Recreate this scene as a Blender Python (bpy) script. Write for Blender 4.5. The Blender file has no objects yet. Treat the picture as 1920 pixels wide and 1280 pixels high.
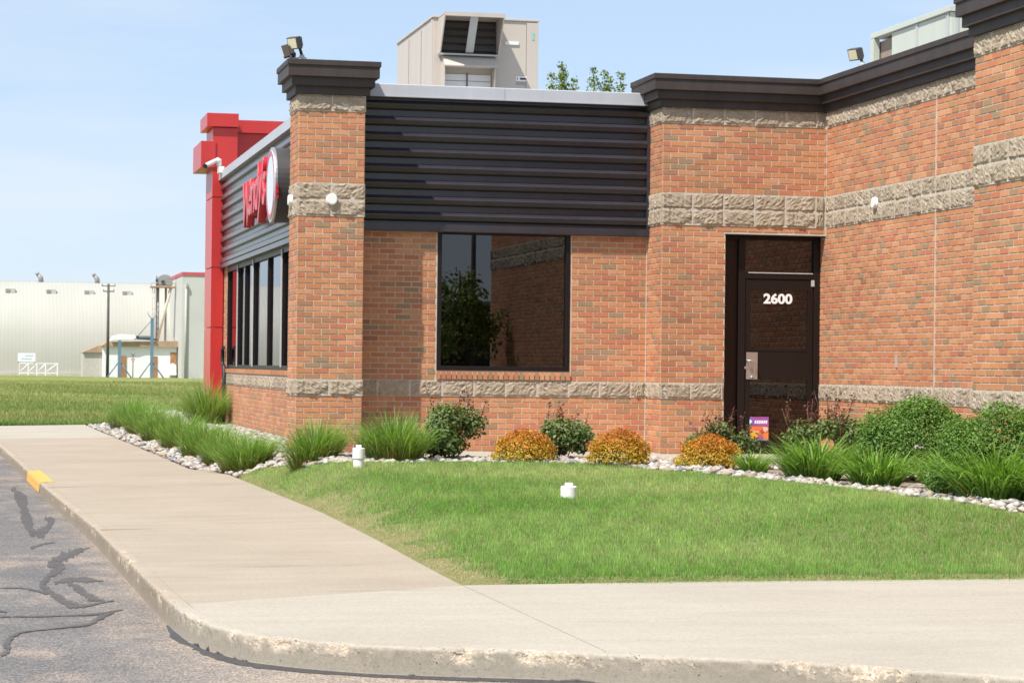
import bpy, bmesh, math, random
import numpy as np
from mathutils import Vector, Matrix

random.seed(7)
RNG = np.random.default_rng(11)
SC = bpy.context.scene
COL = SC.collection

# ------------------------------------------------------------------ camera
cam = bpy.data.cameras.new("camera")
cam.sensor_width = 36.0
cam.lens = 4477.0 / 1920.0 * 36.0
cam.clip_start, cam.clip_end = 0.5, 4000
cam.dof.use_dof = True
cam.dof.focus_distance = 15.5
cam.dof.aperture_fstop = 14.0
cam_o = bpy.data.objects.new("camera", cam)
COL.objects.link(cam_o)
YAW, PITCH, ROLL = .2205, .0105, .0114
fwd = Vector((math.sin(YAW) * math.cos(PITCH), math.cos(YAW) * math.cos(PITCH), math.sin(PITCH)))
rt = Vector((math.cos(YAW), -math.sin(YAW), 0))
up = rt.cross(fwd)
r2 = rt * math.cos(ROLL) + up * math.sin(ROLL)
u2 = up * math.cos(ROLL) - rt * math.sin(ROLL)
m = Matrix((r2, u2, -fwd)).transposed().to_4x4()
m.translation = Vector((-3.75, -28.63, 1.60))
cam_o.matrix_world = m
SC.camera = cam_o

# ------------------------------------------------------------------ light
SUN = Vector((.43, .33, -.84)).normalized()
world = bpy.data.worlds.new("World")
SC.world = world
world.use_nodes = True
nt = world.node_tree
nt.nodes.clear()
sky = nt.nodes.new("ShaderNodeTexSky")
sky.sky_type = 'NISHITA'
sky.sun_disc = False
sky.sun_elevation = math.asin(-SUN.z)
sky.sun_rotation = math.atan2(-SUN.x, -SUN.y)
sky.altitude = 400
sky.air_density = 1.0
sky.dust_density = 0.3
sky.ozone_density = 1.5
bg = nt.nodes.new("ShaderNodeBackground")
bg.inputs['Strength'].default_value = .13
out = nt.nodes.new("ShaderNodeOutputWorld")
# thin, even veil of high cloud over the whole sky
tc = nt.nodes.new("ShaderNodeTexCoord")
mp = nt.nodes.new("ShaderNodeMapping")
mp.inputs['Scale'].default_value = (1.6, 1.6, 9.0)
ns = nt.nodes.new("ShaderNodeTexNoise")
ns.inputs['Scale'].default_value = 2.2
ns.inputs['Detail'].default_value = 6
ns.inputs['Roughness'].default_value = .55
rp = nt.nodes.new("ShaderNodeValToRGB")
rp.color_ramp.elements[0].position, rp.color_ramp.elements[0].color = .42, (0, 0, 0, 1)
rp.color_ramp.elements[1].position, rp.color_ramp.elements[1].color = .70, (.62, .62, .62, 1)
mx = nt.nodes.new("ShaderNodeMix")
mx.data_type = 'RGBA'
mx.inputs['B'].default_value = (4.7, 5.0, 5.4, 1)
vl = nt.nodes.new("ShaderNodeMix")                     # even summer haze over the blue
vl.data_type = 'RGBA'
vl.inputs['Factor'].default_value = .72
vl.inputs['B'].default_value = (2.95, 3.75, 5.0, 1)
nt.links.new(sky.outputs['Color'], vl.inputs['A'])
nt.links.new(tc.outputs['Generated'], mp.inputs['Vector'])
nt.links.new(mp.outputs['Vector'], ns.inputs['Vector'])
nt.links.new(ns.outputs['Fac'], rp.inputs['Fac'])
nt.links.new(rp.outputs['Color'], mx.inputs['Factor'])
nt.links.new(vl.outputs['Result'], mx.inputs['A'])
nt.links.new(mx.outputs['Result'], bg.inputs['Color'])
nt.links.new(bg.outputs['Background'], out.inputs['Surface'])

sun = bpy.data.lights.new("sun", 'SUN')
sun.energy = 4.7
sun.angle = math.radians(.5)
sun.color = (1.0, .955, .89)
sun_o = bpy.data.objects.new("sun", sun)
sun_o.rotation_euler = SUN.to_track_quat('-Z', 'Y').to_euler()
COL.objects.link(sun_o)

SC.view_settings.view_transform = 'Standard'
SC.view_settings.look = 'None'
SC.view_settings.exposure = 0.5
SC.view_settings.gamma = 1.0
SC.view_settings.use_curve_mapping = False

# ------------------------------------------------------------------ helpers
def tag(o, label=None, cat=None, group=None, kind=None):
    if label: o['label'] = label
    if cat: o['category'] = cat
    if group: o['group'] = group
    if kind: o['kind'] = kind
    return o

def empty(name, loc=(0, 0, 0), label=None, cat=None, group=None):
    o = bpy.data.objects.new(name, None)
    o.empty_display_size = .2
    o.location = loc
    COL.objects.link(o)
    return tag(o, label, cat, group)

def link(name, me, mat=None, parent=None):
    o = bpy.data.objects.new(name, me)
    if mat is not None and not me.materials:
        me.materials.append(mat)
    COL.objects.link(o)
    if parent is not None:
        o.parent = parent
        o.matrix_parent_inverse = Matrix.Translation(-parent_loc(parent))
    return o

def parent_loc(p):
    """parts are modelled in world coordinates; only Empties carry an offset"""
    return Vector(p.location) if p.type == 'EMPTY' else Vector((0, 0, 0))

class MB:
    """collects boxes, tubes and quads, builds ONE mesh object"""
    def __init__(s):
        s.v, s.f, s.sm = [], [], []
    def add(s, vs, fs, smooth=False):
        b = len(s.v)
        s.v += [tuple(v) for v in vs]
        s.f += [tuple(i + b for i in f) for f in fs]
        s.sm += [smooth] * len(fs)
        return s
    def box(s, x0, x1, y0, y1, z0, z1):
        return s.add([(x0, y0, z0), (x1, y0, z0), (x1, y1, z0), (x0, y1, z0), (x0, y0, z1), (x1, y0, z1), (x1, y1, z1), (x0, y1, z1)],
                     [(0, 3, 2, 1), (4, 5, 6, 7), (0, 1, 5, 4), (1, 2, 6, 5), (2, 3, 7, 6), (3, 0, 4, 7)])
    def obox(s, c, size, rot):
        """oriented box: centre, full size, 3x3 rotation"""
        vs = []
        for dx, dy, dz in ((-1, -1, -1), (1, -1, -1), (1, 1, -1), (-1, 1, -1), (-1, -1, 1), (1, -1, 1), (1, 1, 1), (-1, 1, 1)):
            vs.append(Vector(c) + rot @ Vector((dx * size[0] / 2, dy * size[1] / 2, dz * size[2] / 2)))
        return s.add(vs, [(0, 3, 2, 1), (4, 5, 6, 7), (0, 1, 5, 4), (1, 2, 6, 5), (2, 3, 7, 6), (3, 0, 4, 7)])
    def tube(s, pts, r, n=8, cap=True):
        rs = r if isinstance(r, (list, tuple)) else [r] * len(pts)
        pts = [Vector(p) for p in pts]
        rings = []
        ref = None
        for i, p in enumerate(pts):
            t = (pts[min(i + 1, len(pts) - 1)] - pts[max(i - 1, 0)]).normalized()
            if ref is None:
                ref = t.orthogonal().normalized()
            a = (ref - t * ref.dot(t)).normalized()
            ref = a
            b = t.cross(a)
            rings.append([p + (a * math.cos(2 * math.pi * k / n) + b * math.sin(2 * math.pi * k / n)) * rs[i] for k in range(n)])
        vs = [v for ring in rings for v in ring]
        fs = [(i * n + k, i * n + (k + 1) % n, (i + 1) * n + (k + 1) % n, (i + 1) * n + k) for i in range(len(pts) - 1) for k in range(n)]
        s.add(vs, fs, True)
        if cap:
            b = len(s.v) - len(vs)
            s.f += [tuple(b + k for k in reversed(range(n))), tuple(b + (len(pts) - 1) * n + k for k in range(n))]
            s.sm += [False, False]
        return s
    def lathe(s, c, prof, n=24):
        vs = [(c[0] + r * math.cos(2 * math.pi * k / n), c[1] + r * math.sin(2 * math.pi * k / n), c[2] + z) for r, z in prof for k in range(n)]
        fs = [(i * n + k, i * n + (k + 1) % n, (i + 1) * n + (k + 1) % n, (i + 1) * n + k) for i in range(len(prof) - 1) for k in range(n)]
        return s.add(vs, fs, False)
    def prism(s, poly, axis, a, b):
        """poly = 2-D outline; axis 0/1/2 = extruded along x/y/z from a to b"""
        def p3(u, v, w):
            return ((w, u, v), (u, w, v), (u, v, w))[axis]
        n = len(poly)
        vs = [p3(u, v, a) for u, v in poly] + [p3(u, v, b) for u, v in poly]
        fs = [tuple(range(n)), tuple(range(2 * n - 1, n - 1, -1))] + [(i, i + n, (i + 1) % n + n, (i + 1) % n) for i in range(n)]
        return s.add(vs, fs)
    def mesh(s, name):
        me = bpy.data.meshes.new(name)
        me.from_pydata(s.v, [], s.f)
        me.polygons.foreach_set('use_smooth', s.sm)
        me.update()
        bm = bmesh.new()
        bm.from_mesh(me)
        bmesh.ops.recalc_face_normals(bm, faces=bm.faces)
        bm.to_mesh(me)
        bm.free()
        return me
    def build(s, name, mat, parent=None, bevel=0):
        o = link(name, s.mesh(name), mat, parent)
        if bevel:
            md = o.modifiers.new("bevel", 'BEVEL')
            md.width, md.segments, md.limit_method = bevel, 2, 'ANGLE'
        return o

def rotm(rx=0, ry=0, rz=0):
    return (Matrix.Rotation(rz, 3, 'Z') @ Matrix.Rotation(ry, 3, 'Y') @ Matrix.Rotation(rx, 3, 'X'))

# ------------------------------------------------------------------ materials
class NT:
    def __init__(s, name):
        s.m = bpy.data.materials.new(name)
        s.m.use_nodes = True
        s.t = s.m.node_tree
        s.b = s.t.nodes['Principled BSDF']
        s.tc = None
    def n(s, typ, **kw):
        nd = s.t.nodes.new(typ)
        for k, v in kw.items():
            if k in nd.inputs: nd.inputs[k].default_value = v
            else: setattr(nd, k, v)
        return nd
    def l(s, a, b): s.t.links.new(a, b)
    def co(s, scale=(1, 1, 1), kind='Object'):
        if s.tc is None: s.tc = s.n("ShaderNodeTexCoord")
        mp = s.n("ShaderNodeMapping")
        mp.inputs['Scale'].default_value = scale
        s.l(s.tc.outputs[kind], mp.inputs['Vector'])
        return mp.outputs['Vector']
    def noise(s, scale, detail=4, rough=.6, vec=None):
        nd = s.n("ShaderNodeTexNoise", Scale=scale, Detail=detail, Roughness=rough)
        s.l(vec if vec is not None else s.co(), nd.inputs['Vector'])
        return nd.outputs['Fac']
    def ramp(s, fac, stops, interp='LINEAR'):
        r = s.n("ShaderNodeValToRGB")
        r.color_ramp.interpolation = interp
        e = r.color_ramp.elements
        while len(e) < len(stops): e.new(.5)
        for i, (p, c) in enumerate(stops):
            e[i].position = p
            e[i].color = (*c, 1) if len(c) == 3 else c
        s.l(fac, r.inputs['Fac'])
        return r.outputs['Color']
    def mix(s, fac, a, b, blend='MIX'):
        nd = s.n("ShaderNodeMix")
        nd.data_type, nd.blend_type = 'RGBA', blend
        for key, v in (('Factor', fac), ('A', a), ('B', b)):
            if hasattr(v, 'links'): s.l(v, nd.inputs[key])
            elif key == 'Factor': nd.inputs[key].default_value = v
            else: nd.inputs[key].default_value = (*v, 1)
        return nd.outputs['Result']
    def math(s, op, a, b=0.0, c=None):
        nd = s.n("ShaderNodeMath")
        nd.operation = op
        for i, v in enumerate((a, b) if c is None else (a, b, c)):
            if hasattr(v, 'links'): s.l(v, nd.inputs[i])
            else: nd.inputs[i].default_value = v
        return nd.outputs[0]
    def bump(s, h, strength=.5, dist=.01):
        nd = s.n("ShaderNodeBump", Strength=strength, Distance=dist)
        s.l(h, nd.inputs['Height'])
        s.l(nd.outputs['Normal'], s.b.inputs['Normal'])
    def color(s, c):
        if hasattr(c, 'links'): s.l(c, s.b.inputs['Base Color'])
        else: s.b.inputs['Base Color'].default_value = (*c, 1)
    def set(s, **kw):
        for k, v in kw.items():
            k = k.replace('_', ' ')
            if hasattr(v, 'links'): s.l(v, s.b.inputs[k])
            else: s.b.inputs[k].default_value = v
        return s

def plain(name, c, rough=.6, metal=0.0, var=.12, scale=6.0, bump=0.0, spec=.5, coat=0.0):
    t = NT(name)
    f = t.noise(scale, 5, .65)
    a = tuple(x * (1 - var) for x in c)
    b = tuple(min(1, x * (1 + var)) for x in c)
    t.color(t.ramp(f, [(.3, a), (.7, b)]))
    t.set(Roughness=rough, Metallic=metal, Specular_IOR_Level=spec, Coat_Weight=coat)
    if bump: t.bump(t.noise(scale * 12, 3), bump, .004)
    return t.m

def foliage(name, rough=.5, trans=.35):
    t = NT(name)
    at = t.n("ShaderNodeAttribute")
    at.attribute_name = 'Col'
    t.color(at.outputs['Color'])
    t.set(Roughness=rough, Specular_IOR_Level=.3)
    tr = t.n("ShaderNodeBsdfTranslucent")
    t.l(t.mix(1.0, at.outputs['Color'], (1.0, 1.1, .45), 'MULTIPLY'), tr.inputs['Color'])
    ms = t.n("ShaderNodeMixShader")
    ms.inputs[0].default_value = trans
    t.l(t.b.outputs[0], ms.inputs[1])
    t.l(tr.outputs[0], ms.inputs[2])
    t.l(ms.outputs[0], t.t.nodes['Material Output'].inputs['Surface'])
    return t.m

M = {}
def mats():
    # brick: one tone per brick (per object or per mesh island), fine streaks and speckle
    t = NT("brick")
    oi, ge = t.n("ShaderNodeObjectInfo"), t.n("ShaderNodeNewGeometry")
    rnd = t.math('FRACT', t.math('ADD', oi.outputs['Random'], ge.outputs['Random Per Island']))
    base = t.ramp(rnd, [(0, (.47, .195, .095)), (.20, (.52, .228, .108)), (.40, (.55, .262, .132)), (.54, (.46, .165, .088)),
                        (.67, (.50, .215, .100)), (.80, (.37, .185, .098)), (.88, (.31, .205, .118)), (.93, (.42, .215, .105)), (.98, (.33, .145, .08))], 'CONSTANT')
    base = t.mix(.10, base, (.44, .225, .13))
    r2_ = t.math('FRACT', t.math('MULTIPLY', rnd, 37.3))
    base = t.mix(t.math('MULTIPLY', r2_, .35), base, t.mix(1.0, base, (1.15, 1.22, 1.25), 'MULTIPLY'))
    wx = t.noise(.55, 6, .65, ge.outputs['Position'])
    base = t.mix(1.0, base, t.ramp(wx, [(.3, (.90, .90, .90)), (.7, (1.17, 1.19, 1.21))]), 'MULTIPLY')
    g = t.noise(60, 4, .7, t.co((1, 1, .5), 'Object'))
    base = t.mix(1.0, base, t.ramp(g, [(.25, (.78, .76, .74)), (.75, (1.15, 1.15, 1.15))]), 'MULTIPLY')
    t.color(base)
    t.set(Roughness=.85, Specular_IOR_Level=.25)
    t.bump(t.noise(140, 3), .35, .003)
    M['brick'] = t.m
    t = NT("mortar")
    t.color(t.ramp(t.noise(9, 5), [(.3, (.50, .415, .325)), (.7, (.62, .53, .43))]))
    t.set(Roughness=.95, Specular_IOR_Level=.1)
    t.bump(t.noise(120, 3), .4, .003)
    M['mortar'] = t.m
    M['band_mortar'] = plain("band_mortar", (.53, .47, .40), .95, 0, .1, 14)
    # split-face concrete block
    t = NT("split_face_stone")
    oi = t.n("ShaderNodeObjectInfo")
    f = t.noise(16, 8, .72)
    c = t.ramp(f, [(.25, (.29, .225, .16)), (.5, (.415, .338, .252)), (.75, (.51, .43, .335))])
    sp = t.noise(130, 2, .5)
    c = t.mix(1.0, c, t.ramp(sp, [(.32, (.72, .7, .68)), (.5, (1, 1, 1)), (.7, (1.12, 1.1, 1.08))]), 'MULTIPLY')
    c = t.mix(t.math('MULTIPLY', oi.outputs['Random'], .4), c, t.mix(1.0, c, (.78, .78, .78), 'MULTIPLY'))
    t.color(c)
    t.set(Roughness=.95, Specular_IOR_Level=.15)
    t.bump(t.noise(38, 8, .75), .6, .013)
    M['stone'] = t.m
    M['caulk'] = plain("caulk", (.56, .48, .41), .7)
    # painted metals
    def metalpaint(name, c, rough, streak=.2, spec=.5, coat=0.0):
        t = NT(name)
        f = t.noise(3, 6, .7, t.co((1, 1, .15)))
        t.color(t.ramp(f, [(.3, tuple(x * (1 - streak) for x in c)), (.7, tuple(x * (1 + streak) for x in c))]))
        t.set(Roughness=rough, Specular_IOR_Level=spec, Coat_Weight=coat, Coat_Roughness=.12)
        M[name] = t.m
    metalpaint("cornice_paint", (.052, .040, .035), .55, .25, .35)
    metalpaint("charcoal_panel", (.033, .029, .036), .34, .18, .45, .35)
    metalpaint("silver_coping", (.42, .43, .46), .4, .06)
    metalpaint("red_cladding", (.50, .034, .030), .32, .07)
    metalpaint("bronze_frame", (.013, .008, .007), .42, .15, .3)
    metalpaint("brown_panel", (.026, .010, .007), .4, .15, .3)
    metalpaint("beige_metal", (.52, .46, .40), .5, .05)
    metalpaint("green_grey_metal", (.50, .53, .46), .5, .05)
    metalpaint("white_metal", (.74, .73, .72), .5, .04)
    metalpaint("alu", (.45, .46, .45), .35, .05)
    metalpaint("lamp_bronze", (.085, .070, .060), .5, .15)
    M['steel'] = plain("brushed_steel", (.60, .57, .55), .38, .9, .06, 20)
    M['white_plastic'] = plain("white_plastic", (.80, .79, .75), .4, 0, .04, 30)
    M['lens'] = plain("lamp_lens", (.75, .70, .50), .2, 0, .06, 20)
    M['black'] = plain("black_metal", (.018, .018, .02), .45)
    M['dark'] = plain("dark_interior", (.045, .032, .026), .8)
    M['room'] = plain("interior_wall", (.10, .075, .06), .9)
    M['roof'] = plain("roof_membrane", (.35, .34, .32), .9)
    # tinted, slightly mirrored glass
    def glass(name, refl, tint):
        t = NT(name)
        gl = t.n("ShaderNodeBsdfGlossy", Roughness=.004)
        gl.inputs['Color'].default_value = (.95, .95, 1, 1)
        tr = t.n("ShaderNodeBsdfTransparent")
        tr.inputs['Color'].default_value = (*tint, 1)
        fr = t.n("ShaderNodeFresnel", IOR=1.5)
        fac = t.math('MINIMUM', t.math('ADD', fr.outputs[0], refl), 1.0)
        ms = t.n("ShaderNodeMixShader")
        t.l(fac, ms.inputs[0])
        t.l(tr.outputs[0], ms.inputs[1])
        t.l(gl.outputs[0], ms.inputs[2])
        t.l(ms.outputs[0], t.t.nodes['Material Output'].inputs['Surface'])
        M[name] = t.m
    glass("tinted_glass", .045, (.12, .105, .095))
    glass("door_glass", .03, (.28, .25, .22))
    # sign
    M['sign_red'] = plain("sign_red", (.55, .025, .035), .28, 0, .05)
    M['sign_face'] = plain("sign_face", (.66, .68, .74), .2, 0, .05)
    M['sign_side'] = plain("sign_side", (.055, .050, .048), .45)
    M['number_white'] = plain("number_white", (.85, .85, .85), .5, 0, .02)
    # concrete
    def concrete(name, c1, c2, yellow=False, kerb=False):
        t = NT(name)
        big = t.noise(.7, 6, .65)
        st = t.noise(1.6, 6, .7, t.co((.35, 2.6, 1)))
        c = t.ramp(t.math('ADD', t.math('MULTIPLY', big, .55), t.math('MULTIPLY', st, .45)), [(.36, c1), (.64, c2)])
        sp = t.noise(190, 2, .6)
        c = t.mix(1.0, c, t.ramp(sp, [(.30, (.74, .73, .72)), (.46, (.99, .99, .99)), (.72, (1.08, 1.07, 1.05))]), 'MULTIPLY')
        gr = t.noise(48, 3, .7)
        c = t.mix(1.0, c, t.ramp(gr, [(.25, (.86, .86, .85)), (.75, (1.10, 1.10, 1.10))]), 'MULTIPLY')
        smr = t.noise(.9, 5, .75, t.co((.35, 3.2, 1)))
        c = t.mix(1.0, c, t.ramp(smr, [(.26, (.80, .79, .77)), (.40, (1, 1, 1))]), 'MULTIPLY')
        pit = t.noise(52, 1, .4)
        c = t.mix(1.0, c, t.ramp(pit, [(.24, (.72, .68, .63)), (.29, (1, 1, 1))]), 'MULTIPLY')
        br = t.noise(70, 2, .5, t.co((.25, 2.0, 1)))
        h = t.math('ADD', t.math('MULTIPLY', br, .6), sp)
        if kerb:
            at = t.n("ShaderNodeAttribute"); at.attribute_name = 'Col'
            sep = t.n("ShaderNodeSeparateColor"); t.l(at.outputs['Color'], sep.inputs[0])
            agg = t.n("ShaderNodeTexVoronoi", Scale=75); t.l(t.co(), agg.inputs['Vector'])
            ag = t.ramp(agg.outputs['Color'], [(.15, (.34, .25, .17)), (.5, (.52, .42, .31)), (.85, (.62, .56, .48))])
            c = t.mix(at.outputs['Alpha'], t.mix(1.0, c, (.90, .84, .795), 'MULTIPLY'), c)
            c = t.mix(sep.outputs[2], c, t.mix(1.0, c, (.74, .74, .73), 'MULTIPLY'))
            c = t.mix(t.math('MULTIPLY', sep.outputs[0], .62), c, ag)                                   # R: broken edge, aggregate laid bare
            pits = t.ramp(t.noise(34, 2, .6), [(.27, (.18, .17, .16)), (.31, (1, 1, 1))])
            c = t.mix(sep.outputs[2], c, t.mix(1.0, c, pits, 'MULTIPLY'))        # B: cast face, air holes
            c = t.mix(sep.outputs[1], c, (.03, .03, .033))                      # G: tar smears
            h = t.math('ADD', h, t.math('MULTIPLY', t.math('MULTIPLY', agg.outputs['Distance'], sep.outputs[0]), 6.0))
        t.color(c)
        t.set(Roughness=.9, Specular_IOR_Level=.2)
        t.bump(h, .35, .004)
        M[name] = t.m
    concrete("concrete_tan", (.325, .270, .207), (.395, .333, .260))
    concrete("concrete_pale", (.368, .325, .265), (.428, .383, .317))
    concrete("concrete_kerb", (.368, .325, .265), (.428, .383, .317), kerb=True)
    t = NT("yellow_kerb_paint")
    w = t.noise(14, 6, .7)
    t.color(t.mix(t.ramp(w, [(.60, (0, 0, 0)), (.68, (1, 1, 1))]), (.66, .36, .07), (.42, .36, .28)))
    t.set(Roughness=.7)
    M['yellow'] = t.m
    # asphalt
    t = NT("asphalt")
    big = t.noise(.55, 6, .6)
    dust = t.noise(1.3, 6, .7, t.co((1, .55, 1)))
    c = t.ramp(big, [(.3, (.128, .121, .117)), (.7, (.180, .170, .162))])
    c = t.mix(t.ramp(dust, [(.50, (0, 0, 0)), (.72, (.85, .85, .85))]), c, (.33, .262, .21))
    sx_ = t.n("ShaderNodeSeparateXYZ")
    t.l(t.co(), sx_.inputs[0])
    ramp_ = t.n("ShaderNodeMapRange")
    ramp_.inputs['From Min'].default_value, ramp_.inputs['From Max'].default_value = -3.1, -2.2
    t.l(t.math('ADD', sx_.outputs['X'], t.math('MULTIPLY', t.math('SUBTRACT', t.noise(1.4, 6, .7), .5), 2.2)), ramp_.inputs['Value'])
    c = t.mix(t.math('MULTIPLY', ramp_.outputs['Result'], .75), c, (.34, .275, .215))
    ag = t.n("ShaderNodeTexVoronoi", Scale=95)
    t.l(t.co(), ag.inputs['Vector'])
    c = t.mix(1.0, c, t.ramp(ag.outputs['Color'], [(.1, (.55, .55, .57)), (.55, (1, 1, 1)), (.9, (1.75, 1.65, 1.55))]), 'MULTIPLY')
    t.color(c)
    t.set(Roughness=.92, Specular_IOR_Level=.2)
    t.bump(ag.outputs['Distance'], .6, .006)
    M['asphalt'] = t.m
    t = NT("tar_sealant")
    t.color(t.ramp(t.noise(30, 4, .7), [(.3, (.045, .042, .043)), (.7, (.085, .078, .077))]))
    t.set(Roughness=.7, Specular_IOR_Level=.3)
    M['tar'] = t.m
    # the same sealant worn thin and ragged at its edges
    t = NT("tar_worn")
    at = t.n("ShaderNodeAttribute"); at.attribute_name = 'Col'
    ag = t.n("ShaderNodeTexVoronoi", Scale=95)
    t.l(t.co(), ag.inputs['Vector'])
    c = t.ramp(t.noise(6, 5, .7), [(.3, (.085, .079, .079)), (.7, (.125, .115, .113))])
    t.color(t.mix(1.0, c, t.ramp(ag.outputs['Color'], [(.1, (.8, .8, .8)), (.9, (1.35, 1.3, 1.25))]), 'MULTIPLY'))
    t.set(Roughness=.8, Specular_IOR_Level=.25)
    f = t.math('ADD', at.outputs['Fac'], t.math('MULTIPLY', t.math('SUBTRACT', t.noise(16, 6, .75), .5), 2.2))
    mr = t.n("ShaderNodeMapRange")
    mr.inputs['From Min'].default_value, mr.inputs['From Max'].default_value = .25, .65
    t.l(f, mr.inputs['Value'])
    tr = t.n("ShaderNodeBsdfTransparent")
    ms = t.n("ShaderNodeMixShader")
    t.l(t.math('MULTIPLY', mr.outputs['Result'], .78), ms.inputs[0])
    t.l(tr.outputs[0], ms.inputs[1]); t.l(t.b.outputs[0], ms.inputs[2])
    t.l(ms.outputs[0], t.t.nodes['Material Output'].inputs['Surface'])
    M['tar_worn'] = t.m
    # soils and turf under the blades
    t = NT("turf_ground")
    t.color(t.ramp(t.noise(3, 6, .7), [(.3, (.13, .15, .05)), (.7, (.24, .21, .11))]))
    t.set(Roughness=1, Specular_IOR_Level=0)
    M['turf'] = t.m
    t = NT("bed_ground")
    v = t.n("ShaderNodeTexVoronoi", Scale=16)
    t.l(t.co(), v.inputs['Vector'])
    c = t.ramp(v.outputs['Color'], [(.1, (.22, .16, .115)), (.5, (.36, .29, .22)), (.9, (.50, .43, .36))])
    t.color(t.mix(1.0, c, t.ramp(v.outputs['Distance'], [(.35, (1, 1, 1)), (.75, (.4, .36, .33))]), 'MULTIPLY'))
    t.set(Roughness=.95)
    t.bump(v.outputs['Distance'], .9, .03)
    M['bed'] = t.m
    t = NT("field_grass")
    a = t.noise(.06, 6, .7, t.co((.5, 1.4, 1)))
    b = t.noise(2.2, 6, .75, t.co((.6, 1, 1)))
    c = t.ramp(a, [(.36, (.15, .215, .058)), (.50, (.215, .24, .085)), (.62, (.31, .26, .13))])
    t.color(t.mix(1.0, c, t.ramp(b, [(.28, (.55, .55, .5)), (.72, (1.35, 1.35, 1.3))]), 'MULTIPLY'))
    t.set(Roughness=1, Specular_IOR_Level=0)
    t.bump(b, .8, .08)
    M['field'] = t.m
    t = NT("river_stone")
    ge = t.n("ShaderNodeNewGeometry")
    c = t.ramp(ge.outputs['Random Per Island'], [(0, (.40, .355, .31)), (.2, (.46, .42, .37)), (.4, (.34, .27, .21)), (.55, (.50, .48, .45)),
                                                 (.72, (.26, .25, .26)), (.82, (.42, .34, .265)), (.93, (.18, .18, .20))], 'CONSTANT')
    t.color(t.mix(1.0, c, t.ramp(t.noise(25, 4), [(.3, (.8, .8, .8)), (.7, (1.15, 1.15, 1.15))]), 'MULTIPLY'))
    t.set(Roughness=.8, Specular_IOR_Level=.3)
    M['rock'] = t.m
    M['leaf'] = foliage("leaf")
    M['grass'] = foliage("grass_blade", .5, .42)
    M['bark'] = plain("bark", (.12, .085, .06), .9, 0, .3, 20, .5)
    M['stem'] = plain("rose_stem", (.13, .045, .04), .7, 0, .3, 20)
    # far background
    t = NT("ribbed_shed")
    wv = t.n("ShaderNodeTexWave", Scale=.95, Distortion=0.0)
    wv.bands_direction = 'X'
    t.l(t.co(), wv.inputs['Vector'])
    c = t.ramp(t.noise(.12, 5, .6, t.co((2, 1, .4))), [(.3, (.385, .375, .32)), (.7, (.43, .42, .365))])
    t.color(t.mix(1.0, c, t.ramp(wv.outputs['Fac'], [(0, (.955, .955, .955)), (1, (1.03, 1.03, 1.03))]), 'MULTIPLY'))
    t.set(Roughness=.6)
    M['shed'] = t.m
    M['far_white'] = plain("far_white_wall", (.52, .525, .49), .7, 0, .05, .5)
    M['chalk'] = plain("white_paint", (.80, .80, .80), .7, 0, .08, 1)
    M['far_red'] = plain("far_red_trim", (.52, .09, .10), .6)
    M['tan_roof'] = plain("tan_roof", (.40, .27, .18), .8, 0, .25, .8)
    M['tan_wall'] = plain("tan_wall", (.50, .46, .42), .8)
    M['rust'] = plain("rusty_door", (.33, .17, .08), .8, 0, .35, 1.5)
    M['blue'] = plain("blue_paint", (.13, .22, .30), .5, 0, .15, 1)
    M['grey'] = plain("galvanised", (.32, .31, .30), .6, .2, .2, 1)
    M['pole'] = plain("weathered_pole", (.10, .085, .08), .9, 0, .2, 2)
mats()

# ------------------------------------------------------------------ terrain functions (metres; road level = 0)
def ss(a, b, x):
    t = np.clip((x - a) / (b - a), 0, 1)
    return t * t * (3 - 2 * t)
def walk_edge(Y):
    return np.interp(Y, [-14.2, -13.2, -5.8, 1.9, 3.6, 24.5], [-.6, -.6, -.5, -.6, -.95, -1.35])
def kerb_x(Y):
    return np.interp(Y, [-14.2, -7.5, -.3, 6.5, 13.2, 26], [-2.58, -2.70, -2.95, -3.13, -3.33, -3.75])
def ground_z(X, Y):
    X, Y = np.asarray(X, float), np.asarray(Y, float)
    w = .14 + .02 * (X + 2.65)
    s = np.maximum(np.clip((Y + 13.2) / 10.5, 0, 1), ss(.8, 4.2, X) * ss(-13.2, -10., Y))
    far = ss(.8, 3.0, Y)
    k = ss(.25 * far, .8 + .5 * far, X - walk_edge(Y))
    return np.where(X > walk_edge(Y), .18 + .32 * s * k, w)

LAWN = [(-.6, -13.2), (-.5, -5.8), (-.55, .4), (-.52, 2.0), (-.30, 1.35), (-.12, -.1), (.0, -1.5), (.25, -2.25), (1.1, -2.13), (1.84, -2.06), (2.47, -2.05), (3.0, -2.46), (3.44, -3.11),
        (3.76, -4.08), (3.88, -5.53), (4.03, -6.71), (4.16, -7.82), (4.18, -9.06), (4.24, -10.08), (4.6, -11.2), (5.2, -12.2), (5.6, -13.2)]
def in_poly(P, x, y):
    x, y = np.asarray(x), np.asarray(y)
    c = np.zeros(x.shape, bool)
    n = len(P)
    for i in range(n):
        x0, y0 = P[i]
        x1, y1 = P[(i + 1) % n]
        k = ((y0 > y) != (y1 > y)) & (x < (x1 - x0) * (y - y0) / (y1 - y0 + 1e-12) + x0)
        c ^= k
    return c
def poly_dist(P, x, y, closed=True):
    d = np.full(np.shape(x), 1e9)
    n = len(P)
    for i in range(n if closed else n - 1):
        a, b = np.array(P[i]), np.array(P[(i + 1) % n])
        ab = b - a
        t = np.clip(((x - a[0]) * ab[0] + (y - a[1]) * ab[1]) / (ab @ ab), 0, 1)
        d = np.minimum(d, np.hypot(x - a[0] - t * ab[0], y - a[1] - t * ab[1]))
    return d

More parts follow.
